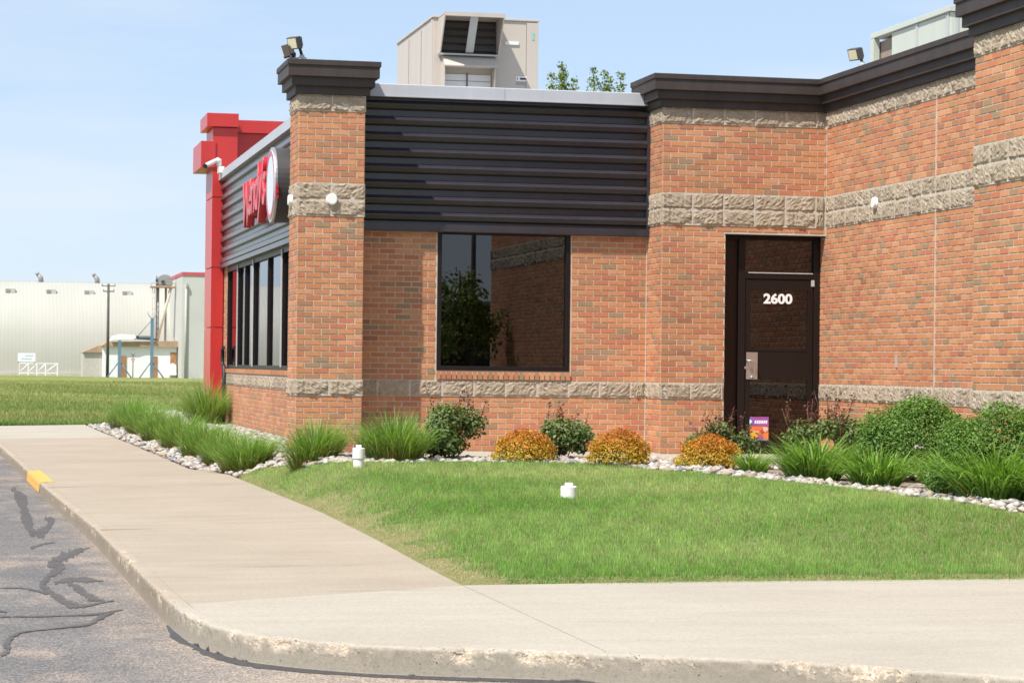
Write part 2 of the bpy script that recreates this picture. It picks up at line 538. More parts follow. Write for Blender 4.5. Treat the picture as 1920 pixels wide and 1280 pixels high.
def grid_mesh(name, xs, ys, zf, keep=None):
    nx, ny = len(xs), len(ys)
    X, Y = np.meshgrid(xs, ys)
    Z = zf(X, Y)
    v = np.stack([X, Y, Z], -1).reshape(-1, 3)
    fs = []
    for j in range(ny - 1):
        for i in range(nx - 1):
            if keep is None or keep((xs[i] + xs[i + 1]) / 2, (ys[j] + ys[j + 1]) / 2):
                a = j * nx + i
                fs.append((a, a + 1, a + 1 + nx, a + nx))
    me = bpy.data.meshes.new(name)
    me.from_pydata(v.tolist(), [], fs)
    me.polygons.foreach_set('use_smooth', [True] * len(fs))
    return me

# ------------------------------------------------------------------ ground, road, field
ground = tag(link("ground", grid_mesh("ground", np.linspace(-1800, 1800, 3), np.linspace(-600, 2600, 3), lambda X, Y: X * 0 - .35), M['field']), kind='structure')
road = tag(link("road", grid_mesh("road", np.linspace(-60, 40, 21), np.linspace(-60, 60, 21), lambda X, Y: X * 0), M['asphalt']), kind='structure')
field = tag(link("field", grid_mesh("field", np.linspace(-160, 160, 65), np.concatenate([np.linspace(26.2, 60, 30), np.linspace(64, 420, 60)]),
            lambda X, Y: .115 + .0012 * (Y - 26) + .05 * np.sin(X * .31 + Y * .11) * ss(26, 45, Y)), M['field']), kind='structure')

# tar-sealed cracks in the asphalt: thin poured ribbons
TAR=[[(-3.32,1.68,-3.26,2.49),(-3.32,1.15,-3.23,2.27),(-3.28,1.17,-3.25,1.5),(-3.3,0.49,-3.22,1.47),(-3.3,-0.07,-3.19,1.35),(-3.31,-0.52,-3.17,1.13),(-3.29,-0.75,-3.16,0.67),(-3.31,-1.1,-3.13,0.32),(-3.29,-1.16,-3.15,-0.39),(-3.29,-1.45,-3.15,-0.87),(-3.29,-1.76,-3.16,-1.32),(-3.27,-2.06,-3.18,-1.77),(-3.27,-2.43,-3.18,-2.13),(-3.29,-2.84,-3.17,-2.43),(-3.28,-3.17,-3.19,-2.82),(-3.3,-3.66,-3.17,-3.09),(-3.3,-4.07,-3.17,-3.47),(-3.3,-4.5,-3.16,-3.85),(-3.28,-4.78,-3.18,-4.35),(-3.29,-5.23,-3.17,-4.66),(-3.27,-5.49,-3.2,-5.13),(-3.26,-5.87,-3.19,-5.38),(-3.26,-6.3,-3.18,-5.4),(-3.24,-6.54,-3.18,-5.41),(-3.21,-6.37,-3.18,-5.73),(-3.19,-6.4,-3.17,-5.82),(-3.19,-6.68,-3.14,-5.64),(-3.16,-6.57,-3.13,-5.87),(-3.16,-6.81,-3.11,-5.73),(-3.14,-6.76,-3.1,-5.91)],
[(-3.06,-4.1,-3.04,-3.55),(-3.06,-4.24,-3.02,-3.49),(-3.04,-4.02,-3.03,-3.81),(-3.04,-4.28,-3.01,-3.62),(-3.04,-4.47,-2.99,-3.51),(-3.03,-4.59,-2.98,-3.47),(-3.03,-4.59,-2.97,-3.57),(-3.04,-4.6,-2.95,-3.69),(-3.03,-4.23,-2.96,-4.28),(-3.03,-4.18,-2.98,-4.64),(-3.04,-4.33,-2.99,-4.84),(-3.04,-4.59,-3.01,-4.94),(-3.06,-4.76,-3.02,-5.13),(-3.07,-4.86,-3.03,-5.37),(-3.08,-5.05,-3.05,-5.52),(-3.09,-4.96,-3.07,-5.88),(-3.09,-5.01,-3.09,-6.03),(-3.1,-5.04,-3.12,-6.15),(-3.13,-5.29,-3.14,-6.02),(-3.15,-5.24,-3.16,-6.17),(-3.17,-5.51,-3.17,-6.02),(-3.19,-5.57,-3.19,-6.06),(-3.21,-5.58,-3.21,-6.17),(-3.23,-5.64,-3.23,-6.21)],
[(-3.28,-7.96,-3.28,-7.67),(-3.27,-7.92,-3.27,-7.6),(-3.25,-7.92,-3.25,-7.46),(-3.24,-7.81,-3.24,-7.45),(-3.22,-7.66,-3.22,-7.48),(-3.21,-7.65,-3.21,-7.37),(-3.19,-7.55,-3.19,-7.33),(-3.18,-7.51,-3.18,-7.25),(-3.16,-7.4,-3.16,-7.25),(-3.15,-7.41,-3.15,-7.16),(-3.14,-7.37,-3.13,-7.14),(-3.13,-7.38,-3.12,-7.1),(-3.11,-7.33,-3.11,-7.12),(-3.1,-7.31,-3.1,-7.11),(-3.09,-7.24,-3.09,-7.14),(-3.08,-7.29,-3.07,-7.06),(-3.06,-7.19,-3.06,-7.12),(-3.05,-7.22,-3.05,-7.06)],
[(-2.78,-7.71,-2.78,-7.87),(-2.79,-7.75,-2.8,-7.91),(-2.81,-7.79,-2.81,-7.96),(-2.83,-7.87,-2.83,-7.97),(-2.84,-7.77,-2.85,-8.16),(-2.85,-7.68,-2.86,-8.34),(-2.87,-7.78,-2.88,-8.35),(-2.89,-7.8,-2.9,-8.48),(-2.91,-7.83,-2.92,-8.63),(-2.94,-8.08,-2.94,-8.6),(-2.96,-7.84,-2.96,-9.0),(-2.98,-8.25,-2.98,-8.82),(-3.0,-8.22,-3.01,-9.04),(-3.03,-8.06,-3.03,-9.37),(-3.05,-8.45,-3.05,-9.2),(-3.07,-8.52,-3.07,-9.32),(-3.09,-8.68,-3.09,-9.35),(-3.12,-8.7,-3.12,-9.52),(-3.14,-9.04,-3.14,-9.38),(-3.17,-9.08,-3.14,-9.5),(-3.2,-9.77,-3.11,-8.95),(-3.17,-9.84,-3.12,-9.02),(-3.15,-9.88,-3.11,-9.1),(-3.14,-10.01,-3.09,-9.09),(-3.13,-10.08,-3.07,-9.14),(-3.13,-10.06,-3.05,-9.3),(-3.13,-9.65,-3.05,-9.9),(-3.11,-9.67,-3.09,-10.07),(-3.13,-9.57,-3.11,-10.38),(-3.14,-9.82,-3.13,-10.37),(-3.17,-9.84,-3.15,-10.57),(-3.18,-10.04,-3.17,-10.59),(-3.2,-10.25,-3.19,-10.62),(-3.22,-10.35,-3.2,-10.76),(-3.23,-10.55,-3.21,-10.83),(-3.25,-10.6,-3.22,-11.04),(-3.26,-10.79,-3.24,-11.11),(-3.28,-10.91,-3.24,-11.25),(-3.29,-11.16,-3.26,-11.25),(-3.3,-11.46,-3.24,-11.18),(-3.28,-11.6,-3.25,-11.28),(-3.28,-11.8,-3.23,-11.29),(-3.27,-11.88,-3.22,-11.43),(-3.25,-11.9,-3.22,-11.63),(-3.24,-12.07,-3.2,-11.67),(-3.23,-12.14,-3.2,-11.82),(-3.22,-12.29,-3.18,-11.87),(-3.21,-12.45,-3.16,-11.91),(-3.2,-12.53,-3.15,-12.04),(-3.19,-12.65,-3.14,-12.11),(-3.17,-12.64,-3.14,-12.33),(-3.16,-12.81,-3.12,-12.32),(-3.15,-12.9,-3.11,-12.37),(-3.14,-12.97,-3.1,-12.37),(-3.12,-12.89,-3.1,-12.51),(-3.11,-12.95,-3.08,-12.49),(-3.1,-12.95,-3.07,-12.54),(-3.08,-12.87,-3.07,-12.66),(-3.06,-12.88,-3.06,-12.66),(-3.05,-12.91,-3.04,-12.61),(-3.03,-12.82,-3.02,-12.65),(-3.01,-12.78,-3.01,-12.63),(-2.99,-12.79,-2.99,-12.56),(-2.98,-12.73,-2.97,-12.56),(-2.96,-12.68,-2.95,-12.56),(-2.94,-12.64,-2.94,-12.53),(-2.92,-12.6,-2.92,-12.51),(-2.9,-12.57,-2.9,-12.49),(-2.89,-12.54,-2.88,-12.46),(-2.87,-12.52,-2.87,-12.43),(-2.85,-12.49,-2.85,-12.39),(-2.83,-12.45,-2.83,-12.38)],
[(-3.18,-11.2,-3.18,-10.92),(-3.17,-11.21,-3.16,-10.85),(-3.15,-11.05,-3.15,-10.95),(-3.14,-11.11,-3.14,-10.82),(-3.13,-11.13,-3.12,-10.73),(-3.11,-11.13,-3.1,-10.67),(-3.1,-11.08,-3.09,-10.66),(-3.08,-11.11,-3.07,-10.58),(-3.07,-11.04,-3.06,-10.61),(-3.06,-11.06,-3.04,-10.58),(-3.05,-11.05,-3.03,-10.59),(-3.03,-10.99,-3.02,-10.66),(-3.02,-11.01,-3.0,-10.64),(-3.01,-11.08,-2.98,-10.56),(-2.99,-11.03,-2.97,-10.62),(-2.98,-11.15,-2.95,-10.51),(-2.97,-11.14,-2.94,-10.53),(-2.95,-11.15,-2.92,-10.55),(-2.93,-11.05,-2.91,-10.69),(-2.91,-11.09,-2.89,-10.68),(-2.89,-11.0,-2.87,-10.81),(-2.87,-11.0,-2.86,-10.85),(-2.85,-11.01,-2.84,-10.87),(-2.83,-11.0,-2.82,-10.91)],
[(-3.1,-11.28,-3.06,-10.85),(-3.09,-11.41,-3.04,-10.9),(-3.07,-11.31,-3.05,-11.18),(-3.07,-11.51,-3.03,-11.14),(-3.07,-11.65,-3.02,-11.16),(-3.06,-11.76,-3.01,-11.22),(-3.05,-11.81,-3.0,-11.34),(-3.05,-11.94,-2.99,-11.36),(-3.04,-11.95,-2.99,-11.5),(-3.04,-12.03,-2.98,-11.56),(-3.03,-12.07,-2.98,-11.64),(-3.02,-12.06,-2.98,-11.77),(-3.01,-12.13,-2.98,-11.81),(-3.02,-12.25,-2.96,-11.81),(-3.0,-12.27,-2.97,-11.91),(-3.01,-12.43,-2.95,-11.85),(-2.99,-12.47,-2.95,-11.9),(-2.98,-12.52,-2.94,-11.92),(-2.96,-12.45,-2.94,-12.07),(-2.96,-12.52,-2.92,-12.07),(-2.94,-12.45,-2.92,-12.22),(-2.92,-12.47,-2.91,-12.26),(-2.91,-12.52,-2.9,-12.29),(-2.9,-12.54,-2.89,-12.33)],
[(-3.57,-11.49,-3.57,-11.4),(-3.55,-11.48,-3.55,-11.4),(-3.53,-11.49,-3.53,-11.39),(-3.51,-11.5,-3.51,-11.37),(-3.49,-11.5,-3.49,-11.36),(-3.47,-11.49,-3.47,-11.37),(-3.46,-11.48,-3.45,-11.38),(-3.44,-11.48,-3.44,-11.39),(-3.42,-11.51,-3.42,-11.37),(-3.41,-11.55,-3.41,-11.37),(-3.4,-11.55,-3.4,-11.4),(-3.39,-11.56,-3.39,-11.45),(-3.38,-11.59,-3.37,-11.46),(-3.37,-11.68,-3.36,-11.42),(-3.36,-11.68,-3.35,-11.47),(-3.35,-11.66,-3.34,-11.54),(-3.34,-11.74,-3.33,-11.52),(-3.32,-11.74,-3.32,-11.57),(-3.31,-11.79,-3.3,-11.58),(-3.3,-11.84,-3.29,-11.6),(-3.29,-11.87,-3.28,-11.64),(-3.28,-11.95,-3.26,-11.61),(-3.27,-11.96,-3.25,-11.66),(-3.25,-11.98,-3.24,-11.71)],
[(-3.59,-13.41,-3.58,-13.28),(-3.55,-13.42,-3.55,-13.28),(-3.52,-13.37,-3.51,-13.34),(-3.48,-13.4,-3.48,-13.31),(-3.45,-13.41,-3.44,-13.31),(-3.41,-13.42,-3.41,-13.31),(-3.38,-13.41,-3.37,-13.32),(-3.34,-13.42,-3.34,-13.31),(-3.3,-13.41,-3.3,-13.32),(-3.27,-13.4,-3.27,-13.31),(-3.23,-13.39,-3.23,-13.31),(-3.2,-13.37,-3.2,-13.31),(-3.16,-13.37,-3.16,-13.3),(-3.13,-13.38,-3.12,-13.27),(-3.1,-13.36,-3.09,-13.28),(-3.07,-13.38,-3.07,-13.24),(-3.05,-13.38,-3.05,-13.23),(-3.04,-13.39,-3.03,-13.2),(-3.03,-13.36,-3.02,-13.22),(-3.02,-13.38,-3.01,-13.18),(-3.0,-13.33,-3.0,-13.21),(-2.99,-13.33,-2.98,-13.2),(-2.97,-13.33,-2.97,-13.16),(-2.95,-13.3,-2.95,-13.14),(-2.93,-13.23,-2.93,-13.14),(-2.91,-13.19,-2.9,-13.12),(-2.88,-13.18,-2.88,-13.06),(-2.86,-13.12,-2.86,-13.05),(-2.84,-13.11,-2.83,-13.0),(-2.81,-13.06,-2.81,-12.98)],
[(-2.87,-13.08,-2.87,-13.2),(-2.89,-13.08,-2.89,-13.3),(-2.9,-13.1,-2.91,-13.37),(-2.92,-13.18,-2.92,-13.39),(-2.93,-13.2,-2.94,-13.46),(-2.95,-13.23,-2.95,-13.52),(-2.96,-13.23,-2.96,-13.62),(-2.98,-13.31,-2.98,-13.64),(-2.99,-13.36,-2.99,-13.72),(-3.0,-13.53,-3.0,-13.67),(-3.02,-13.5,-3.01,-13.83),(-3.03,-13.62,-3.02,-13.83),(-3.04,-13.67,-3.04,-13.91),(-3.05,-13.75,-3.06,-13.94),(-3.08,-13.81,-3.08,-13.97),(-3.11,-13.84,-3.12,-14.01),(-3.15,-13.87,-3.15,-14.05),(-3.18,-13.93,-3.19,-14.06),(-3.22,-13.97,-3.22,-14.08),(-3.25,-14.0,-3.26,-14.12),(-3.29,-14.05,-3.29,-14.13),(-3.32,-14.08,-3.32,-14.14),(-3.34,-14.07,-3.34,-14.19),(-3.37,-14.1,-3.37,-14.2),(-3.4,-14.14,-3.4,-14.2),(-3.42,-14.14,-3.42,-14.24),(-3.44,-14.15,-3.44,-14.27),(-3.46,-14.19,-3.46,-14.29),(-3.48,-14.23,-3.48,-14.33),(-3.49,-14.23,-3.49,-14.4),(-3.5,-14.25,-3.49,-14.47),(-3.51,-14.3,-3.51,-14.49),(-3.52,-14.35,-3.52,-14.52),(-3.54,-14.36,-3.52,-14.6),(-3.55,-14.41,-3.53,-14.65),(-3.55,-14.49,-3.53,-14.67),(-3.56,-14.52,-3.54,-14.75),(-3.57,-14.56,-3.54,-14.82),(-3.57,-14.65,-3.55,-14.85),(-3.58,-14.74,-3.55,-14.86),(-3.59,-14.84,-3.55,-14.86),(-3.59,-14.97,-3.55,-14.83),(-3.59,-15.06,-3.54,-14.83),(-3.57,-15.05,-3.55,-14.92),(-3.57,-15.11,-3.54,-14.96),(-3.57,-15.13,-3.54,-15.03),(-3.57,-15.1,-3.55,-15.14),(-3.57,-15.05,-3.55,-15.27),(-3.57,-15.06,-3.56,-15.33),(-3.58,-15.14,-3.57,-15.32),(-3.59,-15.14,-3.57,-15.4),(-3.59,-15.2,-3.58,-15.4),(-3.6,-15.26,-3.59,-15.42),(-3.61,-15.31,-3.6,-15.44)],
[(-3.59,-13.15,-3.58,-12.84),(-3.58,-13.04,-3.58,-12.97),(-3.58,-13.11,-3.57,-12.91),(-3.57,-13.09,-3.57,-12.95),(-3.57,-13.1,-3.57,-12.96),(-3.57,-13.1,-3.56,-12.96),(-3.56,-13.07,-3.56,-13.01),(-3.56,-13.1,-3.56,-12.99),(-3.56,-13.09,-3.55,-13.01),(-3.55,-13.15,-3.55,-12.97),(-3.55,-13.11,-3.55,-13.02),(-3.54,-13.1,-3.54,-13.04)]]
for q_, poly in enumerate(TAR):
    vs, fs, cl = [], [], []
    for i, (a, b, c, d) in enumerate(poly):
        z = .003 + .00004 * i + .0004 * q_
        mx_, my_ = (a + c) / 2, (b + d) / 2
        for f in (1.1, .45, 0, -.45, -1.1):
            vs.append((mx_ + (a - mx_) * f, my_ + (b - my_) * f, z))
            cl += [0.0 if abs(f) > 1 else 1.0] * 3 + [1]
        if i:
            k = 5 * i
            fs += [(k - 5 + w, k - 4 + w, k + 1 + w, k + w) for w in range(4)]
    me = bpy.data.meshes.new("tar_seam")
    me.from_pydata(vs, [], fs)
    at = me.attributes.new('Col', 'FLOAT_COLOR', 'POINT')
    at.data.foreach_set('color', cl)
    link("tar_seam", me, M['tar_worn'], road)

# ------------------------------------------------------------------ kerb: one swept strip, edge broken and worn
def noise1(n, k, rng):
    c = rng.standard_normal(n // k + 3)
    return np.interp(np.arange(n) / k, np.arange(len(c)), c)

def smooth_path(pts, step):
    P = np.array(pts, float)
    d = np.r_[0, np.cumsum(np.hypot(*np.diff(P, axis=0).T))]
    n = int(d[-1] / step)
    t = np.linspace(0, d[-1], n)
    q = np.stack([np.interp(t, d, P[:, i]) for i in range(P.shape[1])], 1)
    k = max(3, int(.35 / step)) | 1
    w = np.hanning(k + 2)[1:-1]; w /= w.sum()
    pad = k // 2
    for i in range(q.shape[1]):
        e = np.r_[2 * q[0, i] - q[pad:0:-1, i], q[:, i], 2 * q[-1, i] - q[-2:-pad - 2:-1, i]]
        q[:, i] = np.convolve(e, w, 'valid')
    return q

def kerb(name, pts, step, chip, seed):
    """pts: x, y, top height; the walked side lies to the left of travel"""
    rng = np.random.default_rng(seed)
    q = smooth_path(pts, step)
    n = len(q)
    tg = np.gradient(q[:, :2], axis=0)
    tg /= np.hypot(*tg.T)[:, None]
    nrm = np.stack([tg[:, 1], -tg[:, 0]], 1)            # outward, towards the road
    prof = [(-.09, 0, 0), (-.06, 0, .05), (-.038, 0, .35), (-.018, -.001, .8), (-.006, -.002, 1), (-.001, -.008, 1), (.003, -.024, .95), (.005, -.040, .7), (.006, -.06, .3), (.008, -.09, 0), (.009, -.105, 0), (.010, -.115, 0), (.011, -.122, 0), (.012, -.129, 0), (.013, -.136, 0), (.014, -.143, 0), (.020, -.150, 0), (.022, -.20, 0)]
    e = noise1(n, max(1, int(.11 / step)), rng) * .6 + noise1(n, max(1, int(.03 / step)), rng) * .35 + noise1(n, max(1, int(.5 / step)), rng) * .7
    ch = np.clip(e - (1.0 - chip), 0, 1.3)
    lim = .012 + .013 * noise1(n, max(1, int(.35 / step)), rng) + .006 * noise1(n, max(1, int(.06 / step)), rng) + .003 * noise1(n, 2, rng)
    vs, cols = [], []
    for j, (o, dz, k) in enumerate(prof):
        jit = rng.standard_normal(n) * .0022 + noise1(n, 3, rng) * .0015
        e2 = e + .55 * noise1(n, max(1, int(.05 / step)), rng) + .35 * noise1(n, max(1, int(.02 / step)), rng)
        amp = np.clip(e2 - (1.15 - chip), 0, 1.3) * k
        oo = o - amp * .022 + jit * (k > 0)
        zz = q[:, 2] + dz - amp * .016 + jit * (k > 0) * .6
        p = np.stack([q[:, 0] + nrm[:, 0] * oo, q[:, 1] + nrm[:, 1] * oo, zz], 1)
        vs.append(p)
        R = np.clip(amp * 3.2, 0, 1)
        G = ss(0, .008, lim - (q[:, 2] + dz)) * .95 * ss(-14.2, -14.9, q[:, 1])
        B = np.full(n, 1.0 if o > 0 else 0.0)
        cols.append(np.stack([R, G, B, ss(-13.6, -14.6, q[:, 1])], 1))
    v = np.concatenate(vs)
    m_ = len(prof)
    fs = []
    idx = np.arange(n - 1)
    for j in range(m_ - 1):
        a = j * n + idx
        fs.append(np.stack([a, a + n, a + n + 1, a + 1], 1))
    fs = np.concatenate(fs)
    me = bpy.data.meshes.new(name)
    me.from_pydata(v.tolist(), [], fs.tolist())
    me.polygons.foreach_set('use_smooth', [True] * len(fs))
    at = me.attributes.new('Col', 'FLOAT_COLOR', 'POINT')
    at.data.foreach_set('color', np.concatenate(cols).astype(np.float32).ravel())
    return q, nrm, me

KP = [(-3.75, 26, .135), (-3.33, 13.2, .135), (-3.13, 6.5, .135), (-2.95, -.3, .135), (-2.70, -7.5, .138), (-2.60, -13.2, .145), (-2.575, -14.3, .15), (-2.54, -14.9, .155), (-2.46, -15.4, .155), (-2.30, -15.9, .155),
      (-2.05, -16.2, .155), (-1.74, -16.45, .155), (-1.35, -16.62, .155), (-.96, -16.76, .155), (-.62, -16.95, .155), (.25, -17.38, .155), (1.1, -18.1, .155), (2.2, -19.2, .155), (5.5, -22.6, .155)]
kq, kn, kme = kerb("kerb", KP, .018, .62, 5)
kerb_o = tag(link("kerb", kme, M['concrete_kerb']), kind='structure')
inner = kq[:, :2] - kn * .09
# poured tar seal along the kerb foot
rng_ = np.random.default_rng(9)
sel = [i for i in range(len(kq)) if kq[i, 1] < -14.0][::3]
w0 = .05 + .02 * noise1(len(sel), 10, rng_) + .008 * rng_.standard_normal(len(sel))
w0 = np.clip(w0 * ss(-13.9, -14.8, kq[sel, 1]), .004, .12)
vs = []
for k, i in enumerate(sel):
    a, b = kq[i, :2] + kn[i] * .010, kq[i, :2] + kn[i] * (.022 + w0[k])
    vs += [(a[0], a[1], .012), (b[0], b[1], .0022)]
me = bpy.data.meshes.new("tar_seam")
me.from_pydata(vs, [], [(2 * k, 2 * k + 1, 2 * k + 3, 2 * k + 2) for k in range(len(sel) - 1)])
link("tar_seam", me, M['tar'], road)
# painted end of the kerb
sel = [i for i in range(len(kq)) if .7 < kq[i, 1] < 3.9][::6]
vs, fs = [], []
for i in sel:
    x, y, z = kq[i]
    vs += [(x - .017, y, z - .125), (x - .007, y, z - .022), (x + .004, y, z + .004), (x + .09, y, z + .006), (x + .17 - .03 * ((i * 7) % 3) / 3, y, z + .0085)]
for a in range(len(sel) - 1):
    for k in range(4):
        fs.append((5 * a + k, 5 * a + k + 1, 5 * a + k + 6, 5 * a + k + 5))
me = bpy.data.meshes.new("yellow_paint")
me.from_pydata(vs, [], fs)
link("yellow_paint", me, M['yellow'], kerb_o)

# ------------------------------------------------------------------ sidewalk and front pad, slab by slab with open joints
sidewalk = empty("sidewalk")
tag(sidewalk, kind='structure')
def slab(name, outline, mat, zf, parent):
    bm = bmesh.new()
    n = len(outline)
    top = [bm.verts.new((x, y, float(zf(x, y)))) for x, y in outline]
    bot = [bm.verts.new((x, y, float(zf(x, y)) - .12)) for x, y in outline]
    bm.faces.new(top)
    for i in range(n):
        bm.faces.new((top[i], bot[i], bot[(i + 1) % n], top[(i + 1) % n]))
    bmesh.ops.recalc_face_normals(bm, faces=bm.faces)
    me = bpy.data.meshes.new(name)
    bm.to_mesh(me)
    bm.free()
    return link(name, me, mat, parent)
def kerb_inner(y0, y1):
    k = [(float(a), float(b)) for a, b in inner if y0 <= b <= y1 and a < -1.9][::12]
    return k                                            # runs from far to near
def wz(x, y):
    return float(np.interp(y, [-14.3, -13.2, -7.5], [.152, .146, .139]) + .02 * (x - kerb_x(max(y, -14.2)) - .1) * ss(-14.2, -8, y) + .002 * ss(-11, -13.2, y))
J = [25.9, 17.0, 13.3, 6.5, -.45, -7.55, -14.2]
for a, b in zip(J[:-1], J[1:]):
    ny, nx = 28, 9
    ki = sorted((float(q[1]), float(q[0])) for q in inner if q[0] < -1.9)
    vs = []
    for jy in range(ny + 1):
        for ix in range(nx + 1):
            f = ix / nx
            y0 = (-14.25 + f * 1.01) if b < -14 else b + .006
            y = y0 + (a - .006 - y0) * jy / ny
            xl = float(np.interp(y, [k[0] for k in ki], [k[1] for k in ki]))
            x = xl + (float(walk_edge(y)) - xl) * f
            vs.append((x, y, wz(x, y)))
    w_ = nx + 1
    fs = [(j * w_ + i, j * w_ + i + 1, (j + 1) * w_ + i + 1, (j + 1) * w_ + i) for j in range(ny) for i in range(nx)]
    n0 = len(vs)
    rim = list(range(w_)) + [j * w_ + nx for j in range(1, ny + 1)] + [ny * w_ + i for i in range(nx - 1, -1, -1)] + [j * w_ for j in range(ny - 1, 0, -1)]
    vs += [(vs[k][0], vs[k][1], vs[k][2] - .12) for k in rim]
    fs += [(rim[k], n0 + k, n0 + (k + 1) % len(rim), rim[(k + 1) % len(rim)]) for k in range(len(rim))]
    me = bpy.data.meshes.new("concrete_slab")
    me.from_pydata(vs, [], fs)
    link("concrete_slab", me, M['concrete_pale'] if a > 20 else M['concrete_tan'], sidewalk)
for yj in J[1:-1]:
    xa, xb = kerb_x(yj) + .1, float(walk_edge(yj))
    za, zb = wz(xa, yj) - .004, wz(xb, yj) - .004
    me = bpy.data.meshes.new("joint_filler")
    me.from_pydata([(xa, yj - .0055, za), (xb, yj - .0055, zb), (xb, yj + .0055, zb), (xa, yj + .0055, za)], [], [(0, 1, 2, 3)])
    link("joint_filler", me, M['concrete_pale'], sidewalk)
    if -8 < yj < 0:                                       # rust weeping from the joint at the kerb
        xk = float(kerb_x(yj))
        rv = [(xk + .02 + .1 * k, yj + .012 + sgn * .018 * (1 - k / 5.2), wz(xk + .12 + .1 * k, yj) + .0025) for k in range(6) for sgn in (-1, 1)]
        me = bpy.data.meshes.new("rust_stain")
        me.from_pydata(rv, [], [(2 * k, 2 * k + 2, 2 * k + 3, 2 * k + 1) for k in range(5)])
        link("rust_stain", me, plain("rust_stain", (.23, .125, .075), .9, 0, .3, 30), sidewalk)
kin = [(float(a), float(b)) for a, b in inner]
def pz(x, y): return .1555
i0 = min(range(len(kin)), key=lambda i: abs(kin[i][1] + 14.205) + (kin[i][0] > -2) * 9)
i1 = min(range(len(kin)), key=lambda i: abs(kin[i][0] + .60) + (kin[i][1] > -15) * 9)
slab("concrete_slab", kin[i0:i1:6] + [(-.604, kin[i1][1]), (-.604, -13.2)], M['concrete_pale'], pz, sidewalk)
slab("concrete_slab", [(-.597, kin[i1][1])] + kin[i1 + 2::8] + [(14, -22.6), (14, -12.9), (5.4, -13.0), (3.4, -13.02), (1.4, -13.06), (.2, -13.12), (-.597, -13.18)], M['concrete_pale'], pz, sidewalk)
# walkway along the front of the building and door stoop
slab("concrete_slab", [(.95, -1.0), (3.1, -1.0), (3.1, .70), (.95, .70)], M['concrete_pale'], lambda x, y: .53, sidewalk)
slab("concrete_slab", [(3.11, -1.0), (5.0, -1.3), (5.0, .70), (3.11, .70)], M['concrete_pale'], lambda x, y: .53, sidewalk)
slab("concrete_slab", [(5.01, -1.3), (6.78, -1.3), (6.78, .6), (5.01, .6)], M['concrete_pale'], lambda x, y: .53, sidewalk)
slab("concrete_slab", [(-.80, 2.6), (-.1, 2.3), (-.1, 3.3), (-.88, 3.5)], M['concrete_tan'], lambda x, y: .19 + .12 * (x + .8), sidewalk)

# ------------------------------------------------------------------ lawn and planting bed
def lawn_z(X, Y):
    X, Y = np.asarray(X, float), np.asarray(Y, float)
    e = np.minimum(X - walk_edge(Y), Y + 13.12)
    return ground_z(np.maximum(X, walk_edge(Y) + .001), Y) - .05 * (1 - ss(-.02, .14, e))
xs, ys = np.arange(-1.4, 7.05, .14), np.arange(-13.3, 26.1, .14)
lawn = tag(link("lawn", grid_mesh("lawn", np.arange(-.75, 5.9, .1), np.arange(-13.3, 2.2, .1), lawn_z,
           lambda x, y: bool(in_poly(LAWN, x, y)) or (poly_dist(LAWN, np.array(x), np.array(y)) < .08 and x > walk_edge(y) - .06 and y > -13.29)), M['turf']), kind='structure')
bed = tag(link("planting_bed", grid_mesh("planting_bed", xs, ys, lambda X, Y: ground_z(X, Y) - .006 - .03 * (1 - ss(0, .06, X - walk_edge(Y))),
          lambda x, y: x > walk_edge(y) - .14 and not bool(in_poly(LAWN, x, y)) and y > -13.08 and not (y < -11 and x < 4.4)), M['bed']), kind='structure')

# ------------------------------------------------------------------ the brick building
BR, CO = .2032, .2032 / 3
Z0 = 1.22 - 10 * CO                       # foot of the brickwork
ZL0, ZL1 = 1.22, 1.4232                   # lower stone band
ZM0 = ZL1 + 29 * CO
ZM1 = ZM0 + .4064                         # double stone band
ZT0 = ZM1 + .863
ZT1 = ZT0 + .2                            # stone band under the cornice
PW, PD = .8128, .7620                     # corner pier
YW = .66                                  # front wall plane
XE, XR = 4.566, 6.72                      # entry block
XS, YS = 5.70, -6.95                      # nearer block on the right
XL = .64                                  # side wall plane
bld = empty("restaurant_building", (0, 0, 0), "orange brick restaurant with stone bands, dark ribbed metal panels and red side tower", "building")

def wall(poly, z0, z1, mat='mortar', name="wall"):
    return MB().prism(poly, 2, z0, z1).build(name, M[mat], bld)
R_ = .004                                  # bricks stand proud of the mortar
w_pier = wall([(R_, R_), (PW - R_, R_), (PW - R_, PD - R_), (R_, PD - R_)], .3, ZT1 - .002)
w_front = MB()
w_front.prism([(PW - .02, YW + R_), (1.852, YW + R_), (1.852, YW + .2), (PW - .02, YW + .2)], 2, .3, 4.9)
w_front.prism([(3.562, YW + R_), (XE + .02, YW + R_), (XE + .02, YW + .2), (3.562, YW + .2)], 2, .3, 4.9)
w_front.prism([(1.852, YW + R_), (3.562, YW + R_), (3.562, YW + .2), (1.852, YW + .2)], 2, .3, 1.545)
w_front.prism([(1.852, YW + R_), (3.562, YW + R_), (3.562, YW + .2), (1.852, YW + .2)], 2, 3.266, 4.9)
w_front = w_front.build("wall", M['mortar'], bld)
w_entry = MB()
w_entry.prism([(XE + R_, R_), (5.40 - R_, R_), (5.40 - R_, .5), (XE + R_ + .3, .5), (XE + R_ + .3, YW + .1), (XE + R_, YW + .1)], 2, .3, ZT1 - .002)
w_entry.prism([(5.40 - R_, R_), (XR + .2, R_), (XR + .2, .3), (5.40 - R_, .3)], 2, 3.287 + R_, ZT1 - .0025)
w_entry = w_entry.build("wall", M['mortar'], bld)
w_right = wall([(XR + R_, .19), (XR + R_, YS - .2), (XR + .3, YS - .2), (XR + .3, .19)], .3, ZT1 - .003)
w_step = wall([(XS + R_, YS - R_), (XS + R_, -14), (XR + 3, -14), (XR + 3, YS - R_)], -.2, ZT1 - .0035)
w_side = MB()
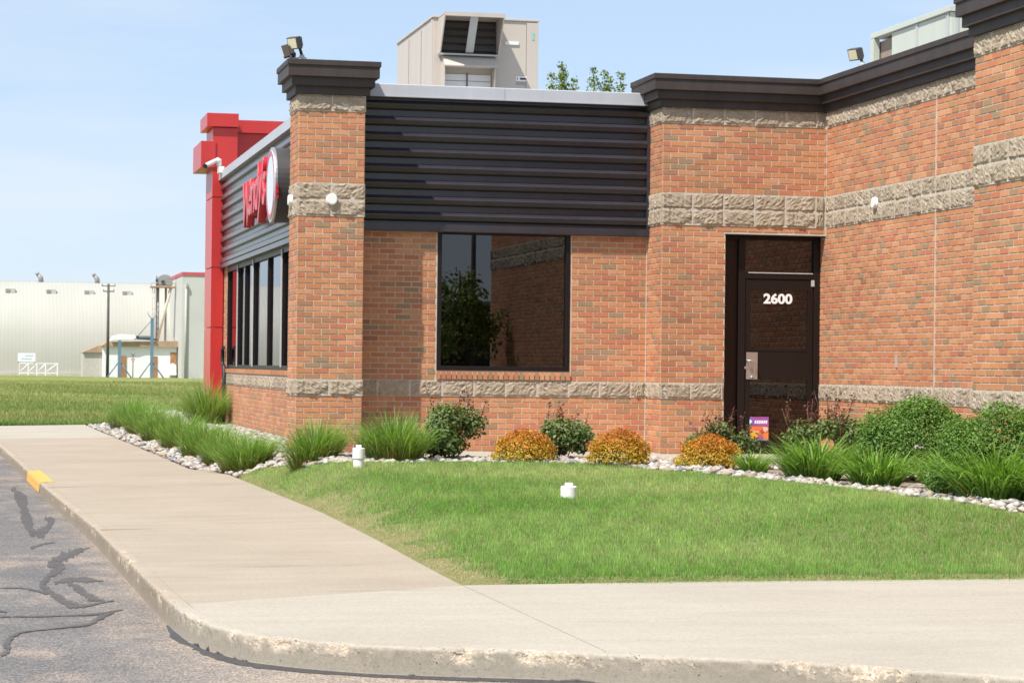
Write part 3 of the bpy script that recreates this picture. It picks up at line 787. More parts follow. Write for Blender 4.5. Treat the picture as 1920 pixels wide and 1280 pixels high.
w_side.prism([(XL + R_, PD - .05), (XL + R_, 14.46), (XL + .25, 14.46), (XL + .25, PD - .05)], 2, .3, 1.50)
w_side.prism([(XL + R_, 14.46), (XL + R_, 15.9), (XL + .25, 15.9), (XL + .25, 14.46)], 2, .3, 3.33)
w_side.prism([(XL + R_ + .02, PD - .05), (XL + R_ + .02, 15.9), (XL + .25, 15.9), (XL + .25, PD - .05)], 2, 3.33, 4.9)
w_side = w_side.build("wall", M['mortar'], bld)

# bricks --------------------------------------------------------------
JT = .0125
_bm = {}
def brick_mesh(L, H):
    key = (round(L, 3), round(H, 3))
    if key not in _bm:
        l, h, d, b = (L - JT) / 2, (H - JT) / 2, .0055, .002
        vs = [(-l, 0, -h), (l, 0, -h), (l, 0, h), (-l, 0, h), (-l + b, -d, -h + b), (l - b, -d, -h + b), (l - b, -d, h - b), (-l + b, -d, h - b)]
        me = bpy.data.meshes.new("brick")
        me.from_pydata(vs, [], [(4, 5, 6, 7), (0, 1, 5, 4), (1, 2, 6, 5), (2, 3, 7, 6), (3, 0, 4, 7)])
        me.materials.append(M['brick'])
        _bm[key] = me
    return _bm[key]
stuff_v, stuff_f = [], []
n_single = [0]
def lay(origin, u, n, width, z0, courses, ch, skip=None, single=None, phase=0, run=BR):
    """courses of running bond on a plane; u = along the wall, n = outward"""
    u, n = Vector(u), Vector(n)
    rot = Matrix((u, -n, Vector((0, 0, 1)))).transposed()
    for c in range(courses):
        z = z0 + (c + .5) * ch
        s = 0.0 if (c + phase) % 2 == 0 else -run / 2
        while s < width - .02:
            a, b = max(s, 0), min(s + run, width)
            s += run
            if b - a < .014: continue
            L = b - a
            p = Vector(origin) + u * (a + L / 2) + Vector((0, 0, z)) + n * (-R_)
            if skip:
                r = skip(p, L)
                if r is True: continue
                if r: 
                    a2, b2 = r
                    L = b2 - a2
                    if L < .03: continue
                    p = Vector(origin) + u * ((a2 + b2) / 2) + Vector((0, 0, z)) + n * (-R_)
            if single and n_single[0] < 300 and single(p):
                o = bpy.data.objects.new("brick", brick_mesh(L, ch))
                COL.objects.link(o)
                o.parent = w_pier if p.x < PW + .01 and p.y < .02 else (w_entry if p.y < .05 else w_front)
                o.matrix_local = Matrix.Translation(p + Vector((0, random.gauss(0, .0008), 0))) @ rot.to_4x4() @ Matrix.Rotation(random.gauss(0, .003), 4, 'Y')
                n_single[0] += 1
            else:
                me = brick_mesh(L, ch)
                base = len(stuff_v)
                off = p + n * random.gauss(0, .0008)
                stuff_v.extend([tuple(off + rot @ v.co) for v in me.vertices])
                stuff_f.extend([tuple(i + base for i in f.vertices) for f in me.polygons])

ZONES = [(Z0, 10, CO), (ZL1, 29, CO), (ZM1, 12, .863 / 12)]
yes = lambda p: True
for z, k, ch in ZONES:
    lay((0, 0, 0), (1, 0, 0), (0, -1, 0), PW, z, k, ch, None, yes, phase=(0 if k != 29 else 1))
# front wall round the window
WX0, WX1, WZ0, WZ1 = 1.851, 3.562, 1.545, 3.266
def front_skip(p, L):
    if p.z > 3.31: return True
    if 1.4232 < p.z < WZ1 + .01:
        a, b = p.x - L / 2, p.x + L / 2
        lo = WZ0 - .105
        if p.z > lo:
            if a >= WX0 - .012 and b <= WX1 + .012: return True
            if a < WX0 - .012 < b: return (a - PW, WX0 - .012 - PW)
            if a < WX1 + .012 < b: return (WX1 + .012 - PW, b - PW)
            if WX0 < p.x < WX1: return True
    return None
ok = lambda p: p.z > 1.5 and p.x > WX1
lay((PW, YW, 0), (1, 0, 0), (0, -1, 0), XE - PW, ZL1, 28, CO, front_skip, ok)
lay((PW, YW, 0), (1, 0, 0), (0, -1, 0), XE - PW, Z0, 10, CO)
# rowlock sills of bricks on end
def rowlock(origin, u, n, width, z0, h):
    k = int(width / .0655)
    lay_w = width / k
    for i in range(k):
        u_, n_ = Vector(u), Vector(n)
        rot = Matrix((u_, -n_, Vector((0, 0, 1)))).transposed()
        p = Vector(origin) + u_ * ((i + .5) * lay_w) + Vector((0, 0, z0 + h / 2)) + n_ * (.012)
        me = brick_mesh(lay_w, h)
        base = len(stuff_v)
        stuff_v.extend([tuple(p + rot @ Vector((v.co.x, v.co.y * 3, v.co.z))) for v in me.vertices])
        stuff_f.extend([tuple(i_ + base for i_ in f.vertices) for f in me.polygons])
rowlock((WX0 - .01, YW, 0), (1, 0, 0), (0, -1, 0), WX1 - WX0 + .02, ZL1 + .004, .108)
rowlock((XL, 14.4, 0), (0, -1, 0), (-1, 0, 0), 13.5, ZL1 + .004, .085)
# entry block
def entry_skip(p, L):
    a, b = p.x - L / 2, p.x + L / 2
    if p.z < 3.287:
        if a >= 5.40 - .01: return True
        if b > 5.40: return (a - XE, 5.406 - XE)
    elif p.z < 3.32 and b > 5.40: return None
    return None
for z, k, ch in ZONES:
    lay((XE, 0, 0), (1, 0, 0), (0, -1, 0), XR - XE, z, k, ch, entry_skip, None, phase=1)
    lay((XE, YW, 0), (0, -1, 0), (-1, 0, 0), YW, z, k, ch, None, None, phase=0)
    lay((0, PD, 0), (0, -1, 0), (-1, 0, 0), PD, z, k, ch, None, None, phase=1)
    lay((PW, 0, 0), (0, 1, 0), (1, 0, 0), PD, z, k, ch, None, None, phase=1)
    lay((XR, .18, 0), (0, -1, 0), (-1, 0, 0), 7.13, z, k, ch, lambda p, L: ((True if p.y - L / 2 > -.005 else ((.18, .18 - p.y + L / 2) if p.y + L / 2 > 0 else None)) if p.z > 3.28 else None), None, phase=0)
    lay((XS, YS, 0), (0, -1, 0), (-1, 0, 0), 7.0, z, k, ch, None, None, phase=1)
    lay((XS + 1.02, YS, 0), (-1, 0, 0), (0, 1, 0), 1.02, z, k, ch, None, None, phase=1)
# side wall
lay((XL, 15.85, 0), (0, -1, 0), (-1, 0, 0), 15.1, Z0, 10, CO)
lay((XL, 15.85, 0), (0, -1, 0), (-1, 0, 0), 1.39, ZL1, 28, CO)
lay((XL, 14.46, 0), (1, 0, 0), (0, -1, 0), .2, ZL1, 28, CO)
me = bpy.data.meshes.new("brick_courses")
me.from_pydata(stuff_v, [], stuff_f)
tag(link("brick_courses", me, M['brick'], bld), kind='stuff')

# split-face stone blocks ----------------------------------------------
def stone_mesh(seed):
    rng = np.random.default_rng(seed)
    nx, nz = 14, 8
    L, H = .4064 - .012, .2032 - .012
    k = rng.standard_normal((nz + 1, nx + 1))
    c = rng.standard_normal((4, 6))
    big = np.array([[np.interp(i / nx * 5, range(6), [np.interp(j / nz * 3, range(4), c[:, q]) for q in range(6)]) for i in range(nx + 1)] for j in range(nz + 1)])
    d = .018 + .0055 * big + .0038 * k
    d[0, :] = d[-1, :] = .008
    d[:, 0] = d[:, -1] = .008
    vs = [(-L / 2 + L * i / nx + (rng.standard_normal() * .004 if 0 < i < nx else 0), -max(.003, d[j, i]), -H / 2 + H * j / nz + (rng.standard_normal() * .004 if 0 < j < nz else 0)) for j in range(nz + 1) for i in range(nx + 1)]
    fs = [(j * (nx + 1) + i, j * (nx + 1) + i + 1, (j + 1) * (nx + 1) + i + 1, (j + 1) * (nx + 1) + i) for j in range(nz) for i in range(nx)]
    edge = [i for i in range(nx + 1)] + [j * (nx + 1) + nx for j in range(1, nz + 1)] + [nz * (nx + 1) + i for i in range(nx - 1, -1, -1)] + [j * (nx + 1) for j in range(nz - 1, 0, -1)]
    b = len(vs)
    vs += [(vs[e][0], .03, vs[e][2]) for e in edge]
    fs += [(edge[k_], b + k_, b + (k_ + 1) % len(edge), edge[(k_ + 1) % len(edge)]) for k_ in range(len(edge))]
    me = bpy.data.meshes.new("stone_block")
    me.from_pydata(vs, [], fs)
    me.materials.append(M['stone'])
    return me
STONES = [stone_mesh(100 + i) for i in range(9)]
def band(origin, u, n, width, z0, rows, par, first=None, run=.4064, h=.2032):
    u, n = Vector(u), Vector(n)
    rot = Matrix((u, -n, Vector((0, 0, 1)))).transposed().to_4x4()
    q0, q1 = Vector(origin) + u * .012 - n * .02, Vector(origin) + u * (width - .012) + n * .0085
    MB().box(min(q0.x, q1.x), max(q0.x, q1.x), min(q0.y, q1.y), max(q0.y, q1.y), z0 + .003, z0 + rows * h - .003).build("mortar_bed", M['band_mortar'], par)
    for r in range(rows):
        s = 0.0
        L0 = first if first else run
        while s < width - .02:
            L = min(L0 if s == 0 else run, width - s)
            p = Vector(origin) + u * (s + L / 2) + Vector((0, 0, z0 + (r + .5) * h))
            o = bpy.data.objects.new("stone_block", random.choice(STONES))
            COL.objects.link(o)
            o.parent = par
            o.matrix_local = Matrix.Translation(p) @ rot @ Matrix.Diagonal((L / .4064 * (1 if random.random() < .5 else -1), 1, h / .2032, 1))
            s += L
S_ = .012
for z, rows, h in ((ZL0, 1, .2032), (ZM0, 2, .2032), (ZT0, 1, .2)):
    band((-S_, 0, 0), (1, 0, 0), (0, -1, 0), PW + 2 * S_, z, rows, w_pier, (PW + 2 * S_) / 2, (PW + 2 * S_) / 2, h)
    band((0, PD, 0), (0, -1, 0), (-1, 0, 0), PD - .005, z, rows, w_pier, .3556, h=h)
    band((XE - S_, 0, 0), (1, 0, 0), (0, -1, 0), (.834 if z == ZL0 else XR - XE - .02), z, rows, w_entry, h=h)
    band((XE, YW, 0), (0, -1, 0), (-1, 0, 0), YW - .005, z, rows, w_entry, .3, h=h)
    y0 = .17 if z == ZL0 else -.03
    band((XR, y0, 0), (0, -1, 0), (-1, 0, 0), y0 + 6.9, z, rows, w_right, .30, h=h)
    band((XS, YS + S_, 0), (0, -1, 0), (-1, 0, 0), 7.0, z, rows, w_step, h=h)
    band((XS + 1.0, YS, 0), (-1, 0, 0), (0, 1, 0), 1.0, z, rows, w_step, h=h)
band((PW, YW, 0), (1, 0, 0), (0, -1, 0), XE - PW - .02, ZL0, 1, w_front, .30)
band((XL, 15.85, 0), (0, -1, 0), (-1, 0, 0), 15.0, ZL0, 1, w_side)
# pale sealant in the movement joints
MB().box(XE - .013, XE - .003, YW - .012, YW + .0, .53, 3.30).build("sealant_joint", M['caulk'], bld)
MB().box(XR - .012, XR + .005, -3.574, -3.566, .53, ZM0).box(XR - .012, XR + .005, -3.574, -3.566, ZM1, ZT0).box(XR - .034, XR + .005, -3.574, -3.566, ZL0, ZL1).build("sealant_joint", M['caulk'], bld)

# cornices ---------------------------------------------------------------
PROF = [(-.05, ZT1), (.046, ZT1), (.050, ZT1 + .003), (.050, ZT1 + .094), (.096, ZT1 + .097), (.100, ZT1 + .100), (.100, ZT1 + .200), (.144, ZT1 + .203), (.148, ZT1 + .206),
        (.148, ZT1 + .334), (.160, ZT1 + .337), (.163, ZT1 + .340), (.163, ZT1 + .398), (.158, ZT1 + .402), (-.05, ZT1 + .402)]
def sweep(name, path, prof, mat, closed=False, parent=bld, cap=True):
    P = [Vector(p) for p in path]
    n = len(P)
    vs = []
    for i in range(n):
        def nr(a, b):
            d = (P[b] - P[a]).normalized()
            return Vector((d.y, -d.x))
        if closed or 0 < i < n - 1:
            n0, n1 = nr((i - 1) % n, i), nr(i, (i + 1) % n)
            mt = (n0 + n1) / (1 + n0.dot(n1))
        else:
            mt = nr(0, 1) if i == 0 else nr(n - 2, n - 1)
        vs += [(P[i].x + mt.x * o, P[i].y + mt.y * o, z) for o, z in prof]
    k = len(prof)
    fs = []
    for i in range(n if closed else n - 1):
        for j in range(k):
            a, b = i * k + j, i * k + (j + 1) % k
            c, d = ((i + 1) % n) * k + (j + 1) % k, ((i + 1) % n) * k + j
            fs.append((a, b, c, d))
    if not closed and cap:
        fs += [tuple(range(k)), tuple((n - 1) * k + j for j in range(k - 1, -1, -1))]
    return MB().add(vs, fs).build(name, M[mat], parent)
sweep("cornice", [(0, PD), (0, 0), (PW, 0), (PW, PD)], PROF, 'cornice_paint', True)
sweep("cornice", [(XE, YW + .3), (XE, 0), (XR, 0), (XR, YS + .2)], PROF, 'cornice_paint')
sweep("cornice", [(XR + 2, YS), (XS, YS), (XS, -14)], PROF, 'cornice_paint')
MB().box(.03, PW - .03, .03, PD - .03, ZT1, ZT1 + .39).build("pier_cap", M['cornice_paint'], bld)

# ribbed panels ---------------------------------------------------------------
def ribbed(z_top, z_bot, n, broad=False):
    """horizontal ribs: (outward offset, z) from top to bottom"""
    pitch = (z_top - z_bot) / n
    pr = [(0, z_top)]
    for i in range(n):
        t = z_top - i * pitch
        if broad:
            pr += [(0, t - pitch * .34), (.052, t - pitch * .52), (.056, t - pitch * .56), (.056, t - pitch * .88), (.050, t - pitch * .92), (0.0, t - pitch * .985)]
            continue
        pr += [(0, t - pitch * .20), (.066, t - pitch * .41), (.073, t - pitch * .45), (.072, t - pitch * .49), (.056, t - pitch * .74), (0.0, t - pitch * .84)]
    pr.append((0, z_bot))
    return pr
pr = ribbed(4.93, 3.36, 8)
mb = MB()
x0, x1 = PW + .004, XE - .004
for (o0, za), (o1, zb) in zip(pr[:-1], pr[1:]):
    mb.add([(x0, YW - .020 - o0, za), (x1, YW - .020 - o0, za), (x1, YW - .020 - o1, zb), (x0, YW - .020 - o1, zb)], [(0, 1, 2, 3)])
mb.box(x0, x1, YW - .085, YW + .01, 3.268, 3.36)
mb.box(x0, x1, YW - .095, YW - .02, 3.272, 3.282)
panel_f = mb.build("ribbed_panel", M['charcoal_panel'], bld)
MB().box(x1 - .035, x1 + .002, YW - .105, YW - .02, 3.27, 4.93).build("panel_trim", M['charcoal_panel'], bld)
pr2 = ribbed(4.93, 3.40, 8, True)
mb = MB()
for (o0, za), (o1, zb) in zip(pr2[:-1], pr2[1:]):
    mb.add([(XL - .03 - o0, PD, za), (XL - .03 - o0, 15.2, za), (XL - .03 - o1, 15.2, zb), (XL - .03 - o1, PD, zb)], [(0, 1, 2, 3)])
mb.box(XL - .085, XL + .02, PD, 15.3, 3.325, 3.40)
mb.build("ribbed_panel", M['charcoal_panel'], bld)
# silver coping in lengths
for a, b in ((PW + .02, 2.66), (2.664, XE - .02)):
    MB().prism([(YW - .125, 4.925), (YW - .118, 5.075), (YW - .10, 5.085), (YW + .28, 5.07), (YW + .28, 4.925)], 0, a, b).box(a, b, YW - .134, YW - .12, 4.922, 4.936).build("coping", M['silver_coping'], bld)
for a, b in ((PD, 3.5), (3.504, 6.5), (6.504, 9.4), (9.404, 12.2), (12.204, 15.0)):
    MB().prism([(XL - .125, 4.925), (XL - .118, 5.075), (XL - .10, 5.085), (XL + .28, 5.07), (XL + .28, 4.925)], 1, a, b).build("coping", M['silver_coping'], bld)
# roof and interior
MB().box(XL + .2, XR + 6, YW + .2, 16.2, 4.62, 4.70).box(XE + .3, XR + 6, .25, YW + .25, 4.62, 4.71).box(XR + .25, XR + 6, YS, .3, 4.62, 4.69).build("roof", M['roof'], bld)
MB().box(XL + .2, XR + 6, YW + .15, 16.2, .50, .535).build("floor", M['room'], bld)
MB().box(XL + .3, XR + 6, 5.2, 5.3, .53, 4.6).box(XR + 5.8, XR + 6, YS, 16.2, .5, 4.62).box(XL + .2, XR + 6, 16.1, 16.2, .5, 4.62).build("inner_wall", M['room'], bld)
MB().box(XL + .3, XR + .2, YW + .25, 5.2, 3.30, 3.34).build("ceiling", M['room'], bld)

# front window ---------------------------------------------------------------
win = MB()
fw = .055
for a, b, c, d in ((WX0, WX0 + fw, WZ0, WZ1), (WX1 - fw, WX1, WZ0, WZ1), (WX0 + fw, WX1 - fw, WZ0, WZ0 + fw), (WX0 + fw, WX1 - fw, WZ1 - .02, WZ1)):
    win.box(a, b, YW - .004, YW + .13, c, d)
win = win.build("window", M['bronze_frame'], bld, .004)
MB().box(WX0 + fw - .005, WX1 - fw + .005, YW + .055, YW + .063, WZ0 + fw - .005, WZ1 - .015).build("glass", M['tinted_glass'], win)
# interior post seen behind the glass
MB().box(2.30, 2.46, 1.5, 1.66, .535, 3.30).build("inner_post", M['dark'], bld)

# side window band ------------------------------------------------------------
sw = MB()
sw.box(XL + .008, XL + .16, 1.0, 14.44, 1.505, 1.575).box(XL + .008, XL + .16, 1.0, 14.44, 3.24, 3.325)
sw = sw.build("window", M['bronze_frame'], bld)
for y in (14.41, 12.7, 11.6, 10.33, 8.36, 6.57, 4.8, 3.0, 1.2):
    MB().box(XL + .004, XL + .16, y - .03, y + .03, 1.575, 3.24).build("mullion", M['bronze_frame'], sw)
    if y in (12.7, 10.33, 6.57, 3.0):
        MB().box(XL - .012, XL + .003, y - .035, y + .035, 1.55, 3.3).build("mullion_cap", M['alu'], sw)
ys_ = (14.41, 12.7, 11.6, 10.33, 8.36, 6.57, 4.8, 3.0, 1.2)
for a, b in zip(ys_[1:], ys_[:-1]):
    MB().box(XL + .048, XL + .056, a + .03, b - .03, 1.575, 3.24).build("glass", M['tinted_glass'], sw)

# door ------------------------------------------------------------------------
DY = .18
fr = MB()
fr.box(5.402, 5.44, DY, DY + .12, .535, 3.285).box(5.63, 5.72, DY - .01, DY + .12, .535, 3.285).box(6.635, 6.718, DY - .01, DY + .12, .535, 3.285)
fr.box(5.72, 6.635, DY - .005, DY + .12, 2.745, 2.815).box(5.44, 6.635, DY, DY + .12, 3.235, 3.285)
dfr = fr.build("door_frame", M['bronze_frame'], bld, .003)
MB().box(5.39, XR + .003, -.001, .2, 3.279, 3.2935).build("lintel", M['bronze_frame'], dfr)
MB().box(5.44, 5.63, DY + .04, DY + .06, .54, 3.235).build("side_panel", M['brown_panel'], dfr)
MB().box(5.72, 6.635, DY + .045, DY + .053, 2.815, 3.235).build("glass", M['door_glass'], dfr)
MB().box(5.76, 6.62, DY - .012, DY + .0, 2.815, 2.828).build("drip_strip", M['alu'], dfr)
d = MB()
d.box(5.725, 5.80, DY + .005, DY + .05, .54, 2.74).box(6.56, 6.63, DY + .005, DY + .05, .54, 2.74).box(5.80, 6.56, DY + .005, DY + .05, 2.60, 2.74)
d.box(5.80, 6.56, DY + .005, DY + .05, .54, .70).box(5.80, 6.56, DY + .005, DY + .05, 1.83, 1.87)
door = d.build("door", M['bronze_frame'], bld, .003)
MB().box(5.80, 6.56, DY + .010, DY + .040, 1.475, 1.83).build("kick_panel", M['bronze_frame'], door)
MB().box(5.80, 6.56, DY + .024, DY + .030, 1.87, 2.60).build("glass", M['door_glass'], door)
MB().box(5.80, 6.56, DY + .024, DY + .030, .70, 1.475).build("glass", M['door_glass'], door)
MB().box(5.745, 5.895, DY - .004, DY + .004, 1.475, 1.815).build("push_plate", M['steel'], door, .002)
MB().tube([(5.745, DY - .003, 1.71), (5.745, DY - .055, 1.71), (5.80, DY - .06, 1.712), (5.835, DY - .06, 1.70), (5.842, DY - .06, 1.66), (5.842, DY - .06, 1.53), (5.836, DY - .05, 1.50), (5.82, DY - .003, 1.49)], .011, 10).build("handle", M['steel'], door)
MB().tube([(5.735, DY + .006, 1.62), (5.735, DY - .012, 1.62)], .018, 14).build("lock", M['steel'], door)
MB().box(6.60, 6.64, DY - .014, DY + .004, 2.66, 2.74).build("hinge", M['alu'], door)
MB().tube([(6.06, .62, 3.03), (6.40, .62, 3.06)], .022, 8).build("inner_lamp", M['chalk'], bld)

def text_mesh(body, size, extrude=0, shear=0, bold=0, align='CENTER', bevel=0):
    cu = bpy.data.curves.new("t", 'FONT')
    cu.body, cu.size, cu.extrude, cu.shear, cu.offset = body, size, extrude, shear, bold
    cu.align_x = align
    cu.bevel_depth = bevel
    o = bpy.data.objects.new("t", cu)
    COL.objects.link(o)
    dg = bpy.context.evaluated_depsgraph_get()
    me = bpy.data.meshes.new_from_object(o.evaluated_get(dg))
    bpy.data.objects.remove(o)
    bpy.data.curves.remove(cu)
    me.materials.clear()
    return me
me = text_mesh("2600", .168, .001, 0, .0062)
o = bpy.data.objects.new("house_number", me)
me.materials.append(M['number_white'])
COL.objects.link(o)
o.parent = door
o.matrix_local = Matrix.Translation((6.165, DY + .021, 2.44)) @ Matrix.Rotation(math.pi / 2, 4, 'X') @ Matrix.Diagonal((1.14, 1, 1, 1))

# promotional poster in the lower door glass ------------------------------------------
pst = empty("window_poster", (5.90, DY + .018, .66), "small colourful poster with blue disc and purple heading at the door foot", "poster")
px0, px1, pz0, pz1 = 5.755, 6.055, .66, 1.0
MB().box(px0, px1, DY + .016, DY + .019, pz0, pz1).build("sheet", plain("poster_orange", (.75, .20, .06), .4, 0, .25, 9), pst)
MB().box(px0, px1, DY + .0135, DY + .0155, .885, pz1 - .001).build("heading_strip", plain("poster_purple", (.34, .09, .36), .4, 0, .25, 14), pst)
MB().box(px0, px1, DY + .0135, DY + .0155, pz0 + .001, .715).build("foot_strip", plain("poster_blue", (.12, .28, .42), .4, 0, .4, 20), pst)
MB().tube([(5.805, DY + .0125, .935), (5.805, DY + .0105, .935)], .045, 24).build("disc", plain("disc_blue", (.05, .20, .60), .4), pst)
MB().tube([(5.803, DY + .0100, .937), (5.803, DY + .0085, .937)], .028, 20).build("disc_mark", M['number_white'], pst)
rg = random.Random(3)
cols = [(.70, .42, .33), (.55, .05, .05), (.70, .35, .05), (.65, .55, .45), (.35, .10, .22), (.75, .50, .40)]
for i in range(9):
    cx, cz, r = 5.80 + .2 * rg.random() + .02, .735 + .12 * rg.random(), .018 + .02 * rg.random()
    pts = [(cx + r * (1 + .4 * rg.random()) * math.cos(a), cz + r * (1 + .4 * rg.random()) * math.sin(a)) for a in [k * math.pi / 4 for k in range(8)]]
    MB().prism(pts, 1, DY + .0118 - .0003 * i, DY + .0135 - .0003 * i).build("colour_patch", plain("poster_patch", cols[i % 6], .4), pst)
for i in range(6):
    a = 5.868 + i * .029
    MB().prism([(a, .915), (a + .02, .915), (a + .025, .955), (a + .005, .955)], 1, DY + .0115, DY + .0133).build("heading_letter", M['number_white'], pst)

# red tower at the far end of the side wall -------------------------------------------
tw = MB().box(.47, .80, 15.05, 16.2, .3, 5.9).build("tower", M['red_cladding'], bld)
zs = [.30, 1.10, 2.25, 3.34, 4.62, 5.90]
for a, b in zip(zs[:-1], zs[1:]):
    MB().box(.400, .62 if b < 5 else .85, 15.0, 16.25, a + .007, b - .007).build("cladding_panel", M['red_cladding'], tw, .004)
MB().box(.185, .45, 14.97, 16.6, 5.16, 5.64).build("side_box", M['red_cladding'], tw, .004)
MB().box(.285, .86, 14.93, 16.3, 5.905, 6.15).build("tower_cap", M['red_cladding'], tw, .004)
MB().box(.86, 4.2, 15.65, 16.2, 4.5, 5.86).build("parapet", M['red_cladding'], tw)
MB().box(.86, 4.25, 15.55, 16.25, 5.865, 6.10).build("parapet_cap", M['red_cladding'], tw, .004)
# conduit on the brick pier
MB().tube([(XL - .05, 14.35, .45), (XL - .05, 14.35, 1.52), (XL - .05, 14.44, 1.56), (XL - .05, 14.62, 1.56), (XL - .05, 14.66, 1.62), (XL - .05, 14.66, 1.85), (XL - .05, 14.5, 1.88)], .035, 8).build("conduit", M['black'], bld)
MB().box(XR - .012, XR + .002, -2.455, -2.42, 1.64, 1.78).build("wall_vent", M['alu'], bld)

# round white wall discs
for c, ax, lab in (((.411, -.030, 3.592), (0, -1, 0), "round white disc fixed to the front face of the corner pier"), ((-.030, .453, 3.60), (-1, 0, 0), "round white disc on the pier's side face, seen edge-on"),
                   ((XR - .034, -1.776, 3.60), (-1, 0, 0), "round white disc on the stone band right of the door")):
    c, ax = Vector(c), Vector(ax)
    t = empty("wall_disc", c, lab, "wall disc", "round white discs on the stone bands")
    MB().tube([c + ax * -.03, c + ax * .020, c + ax * .030], [.066, .066, .056], 28).build("cover", M['white_plastic'], t)
    MB().tube([c + ax * -.035, c + ax * .004], .070, 28).build("back_plate", M['white_plastic'], t)

# ------------------------------------------------------------------ sign on the side wall
sg = empty("wall_sign", (.45, 8, 3.7), "red raised letters and pale round medallion mounted on the side wall panels", "sign")
adv = [("W", 9.58, 3.78, .98), ("e", 8.80, 3.93, .98), ("n", 8.36, 3.93, .98), ("d", 7.92, 3.95, .98), ("y", 7.42, 3.97, .98), ("'", 7.02, 3.95, .98), ("s", 6.90, 3.98, .98)]
for ch, y, zb_, size in adv:
    me = text_mesh(ch, size, .05, .12, .012, 'LEFT', .008)
    me.materials.append(M['sign_red'])
    o = bpy.data.objects.new("letter", me)
    COL.objects.link(o)
    o.parent = sg
    o.matrix_parent_inverse = Matrix.Translation(-Vector(sg.location))
    rot = Matrix(((0, 0, -1), (-1, 0, 0), (0, 1, 0))).to_4x4()     # text x -> -Y, text y -> Z, front -> -X
    o.matrix_basis = Matrix.Translation((.42, y, zb_)) @ rot
MB().box(.485, .57, 6.5, 9.2, 3.90, 3.96).build("mounting_rail", M['sign_side'], sg)
cy_, cz_ = 5.12, 4.13
def disc(r, x0, x1, name, mat, par, n=48, rz=1.0):
    pts = [(cy_ + r * math.cos(2 * math.pi * k / n), cz_ + r * rz * math.sin(2 * math.pi * k / n)) for k in range(n)]
    return MB().prism(pts, 0, x0, x1).build(name, M[mat], par, .006)
md = disc(.53, .31, .57, "medallion", 'sign_side', sg)
disc(.535, .285, .325, "rim", 'steel', md)
disc(.49, .278, .29, "face", 'sign_face', md)
ring = MB()
n = 48
vs = [(.274, cy_ + r * math.cos(2 * math.pi * k / n), cz_ + r * math.sin(2 * math.pi * k / n)) for r in (.42, .485) for k in range(n)]
ring.add(vs, [(k, (k + 1) % n, n + (k + 1) % n, n + k) for k in range(n)])
ring.build("red_ring", M['sign_red'], md)
for k in range(3):
    MB().box(.29, .33, cy_ - .55, cy_ - .50, 4.05 - k * .07, 4.10 - k * .07).build("red_tab", M['sign_red'], md)

# ------------------------------------------------------------------ floodlights
def floodlight(base, head, aim, label, size=(.155, .13, .145)):
    t = empty("floodlight", base, label, "floodlight", "floodlights on the cornice")
    aim = Vector(aim).normalized()
    x = aim.cross(Vector((0, 0, 1))).normalized()
    z = x.cross(aim)
    rot = Matrix((x, aim, z)).transposed()
    h = Vector(head)
    hs = MB().obox(h, (size[0], size[1] * .62, size[2]), rot)
    hs.obox(h - aim * size[1] * .5, (size[0] * .72, size[1] * .42, size[2] * .72), rot)
    for k in range(4):
        hs.obox(h - aim * size[1] * .5 + x * (k - 1.5) * size[0] * .2, (.008, size[1] * .5, size[2] * .8), rot)
    hs = hs.build("housing", M['lamp_bronze'], t, .004)
    MB().obox(h + aim * size[1] * .325, (size[0] * .80, .008, size[2] * .80), rot).build("lens", M['lens'], hs)
    knee = h - aim * size[1] * .62 - z * size[2] * .42
    MB().tube([h - aim * size[1] * .5, knee, Vector(base) + Vector((0, 0, .07))], [.02, .018, .018], 8).build("arm", M['black'], t)
    MB().tube([knee - x * .03, knee + x * .03], .028, 12).build("knuckle", M['black'], t)
    MB().lathe(base, [(0, 0), (.055, 0), (.055, .05), (.03, .06), (.03, .08), (0, .08)], 12).build("mount", M['alu'], t)
floodlight((.045, .10, 5.257), (-.055, .06, 5.475), (-.62, -.60, -.28), "upper of two bronze floodlights on the corner pier, pale lens showing")
floodlight((-.05, .17, 5.257), (-.15, .12, 5.375), (-.93, .10, -.30), "lower floodlight on the corner pier, turned to the left")
floodlight((XR - .03, -1.32, 5.257), (XR - .10, -1.25, 5.44), (-.80, -.42, -.32), "lone bronze floodlight on the long cornice right of the door")

# ------------------------------------------------------------------ security camera on the side coping
sc_ = empty("security_camera", (.48, 14.7, 5.10), "white bullet security camera on the silver coping beside the red tower", "camera")
MB().box(.46, .56, 14.42, 14.70, 5.02, 5.14).build("bracket", M['white_plastic'], sc_, .01)
MB().tube([(.47, 14.5, 5.16), (.46, 14.45, 5.25), (.42, 14.42, 5.27)], [.05, .05, .03], 10).build("joint", M['white_plastic'], sc_)
bd = MB().tube([(.40, 14.45, 5.24), (.26, 14.30, 5.16), (.20, 14.24, 5.125)], [.040, .041, .038], 14).build("body", M['white_plastic'], sc_)
MB().tube([(.20, 14.24, 5.125), (.185, 14.225, 5.117)], [.045, .04], 14).build("lens", M['black'], bd)

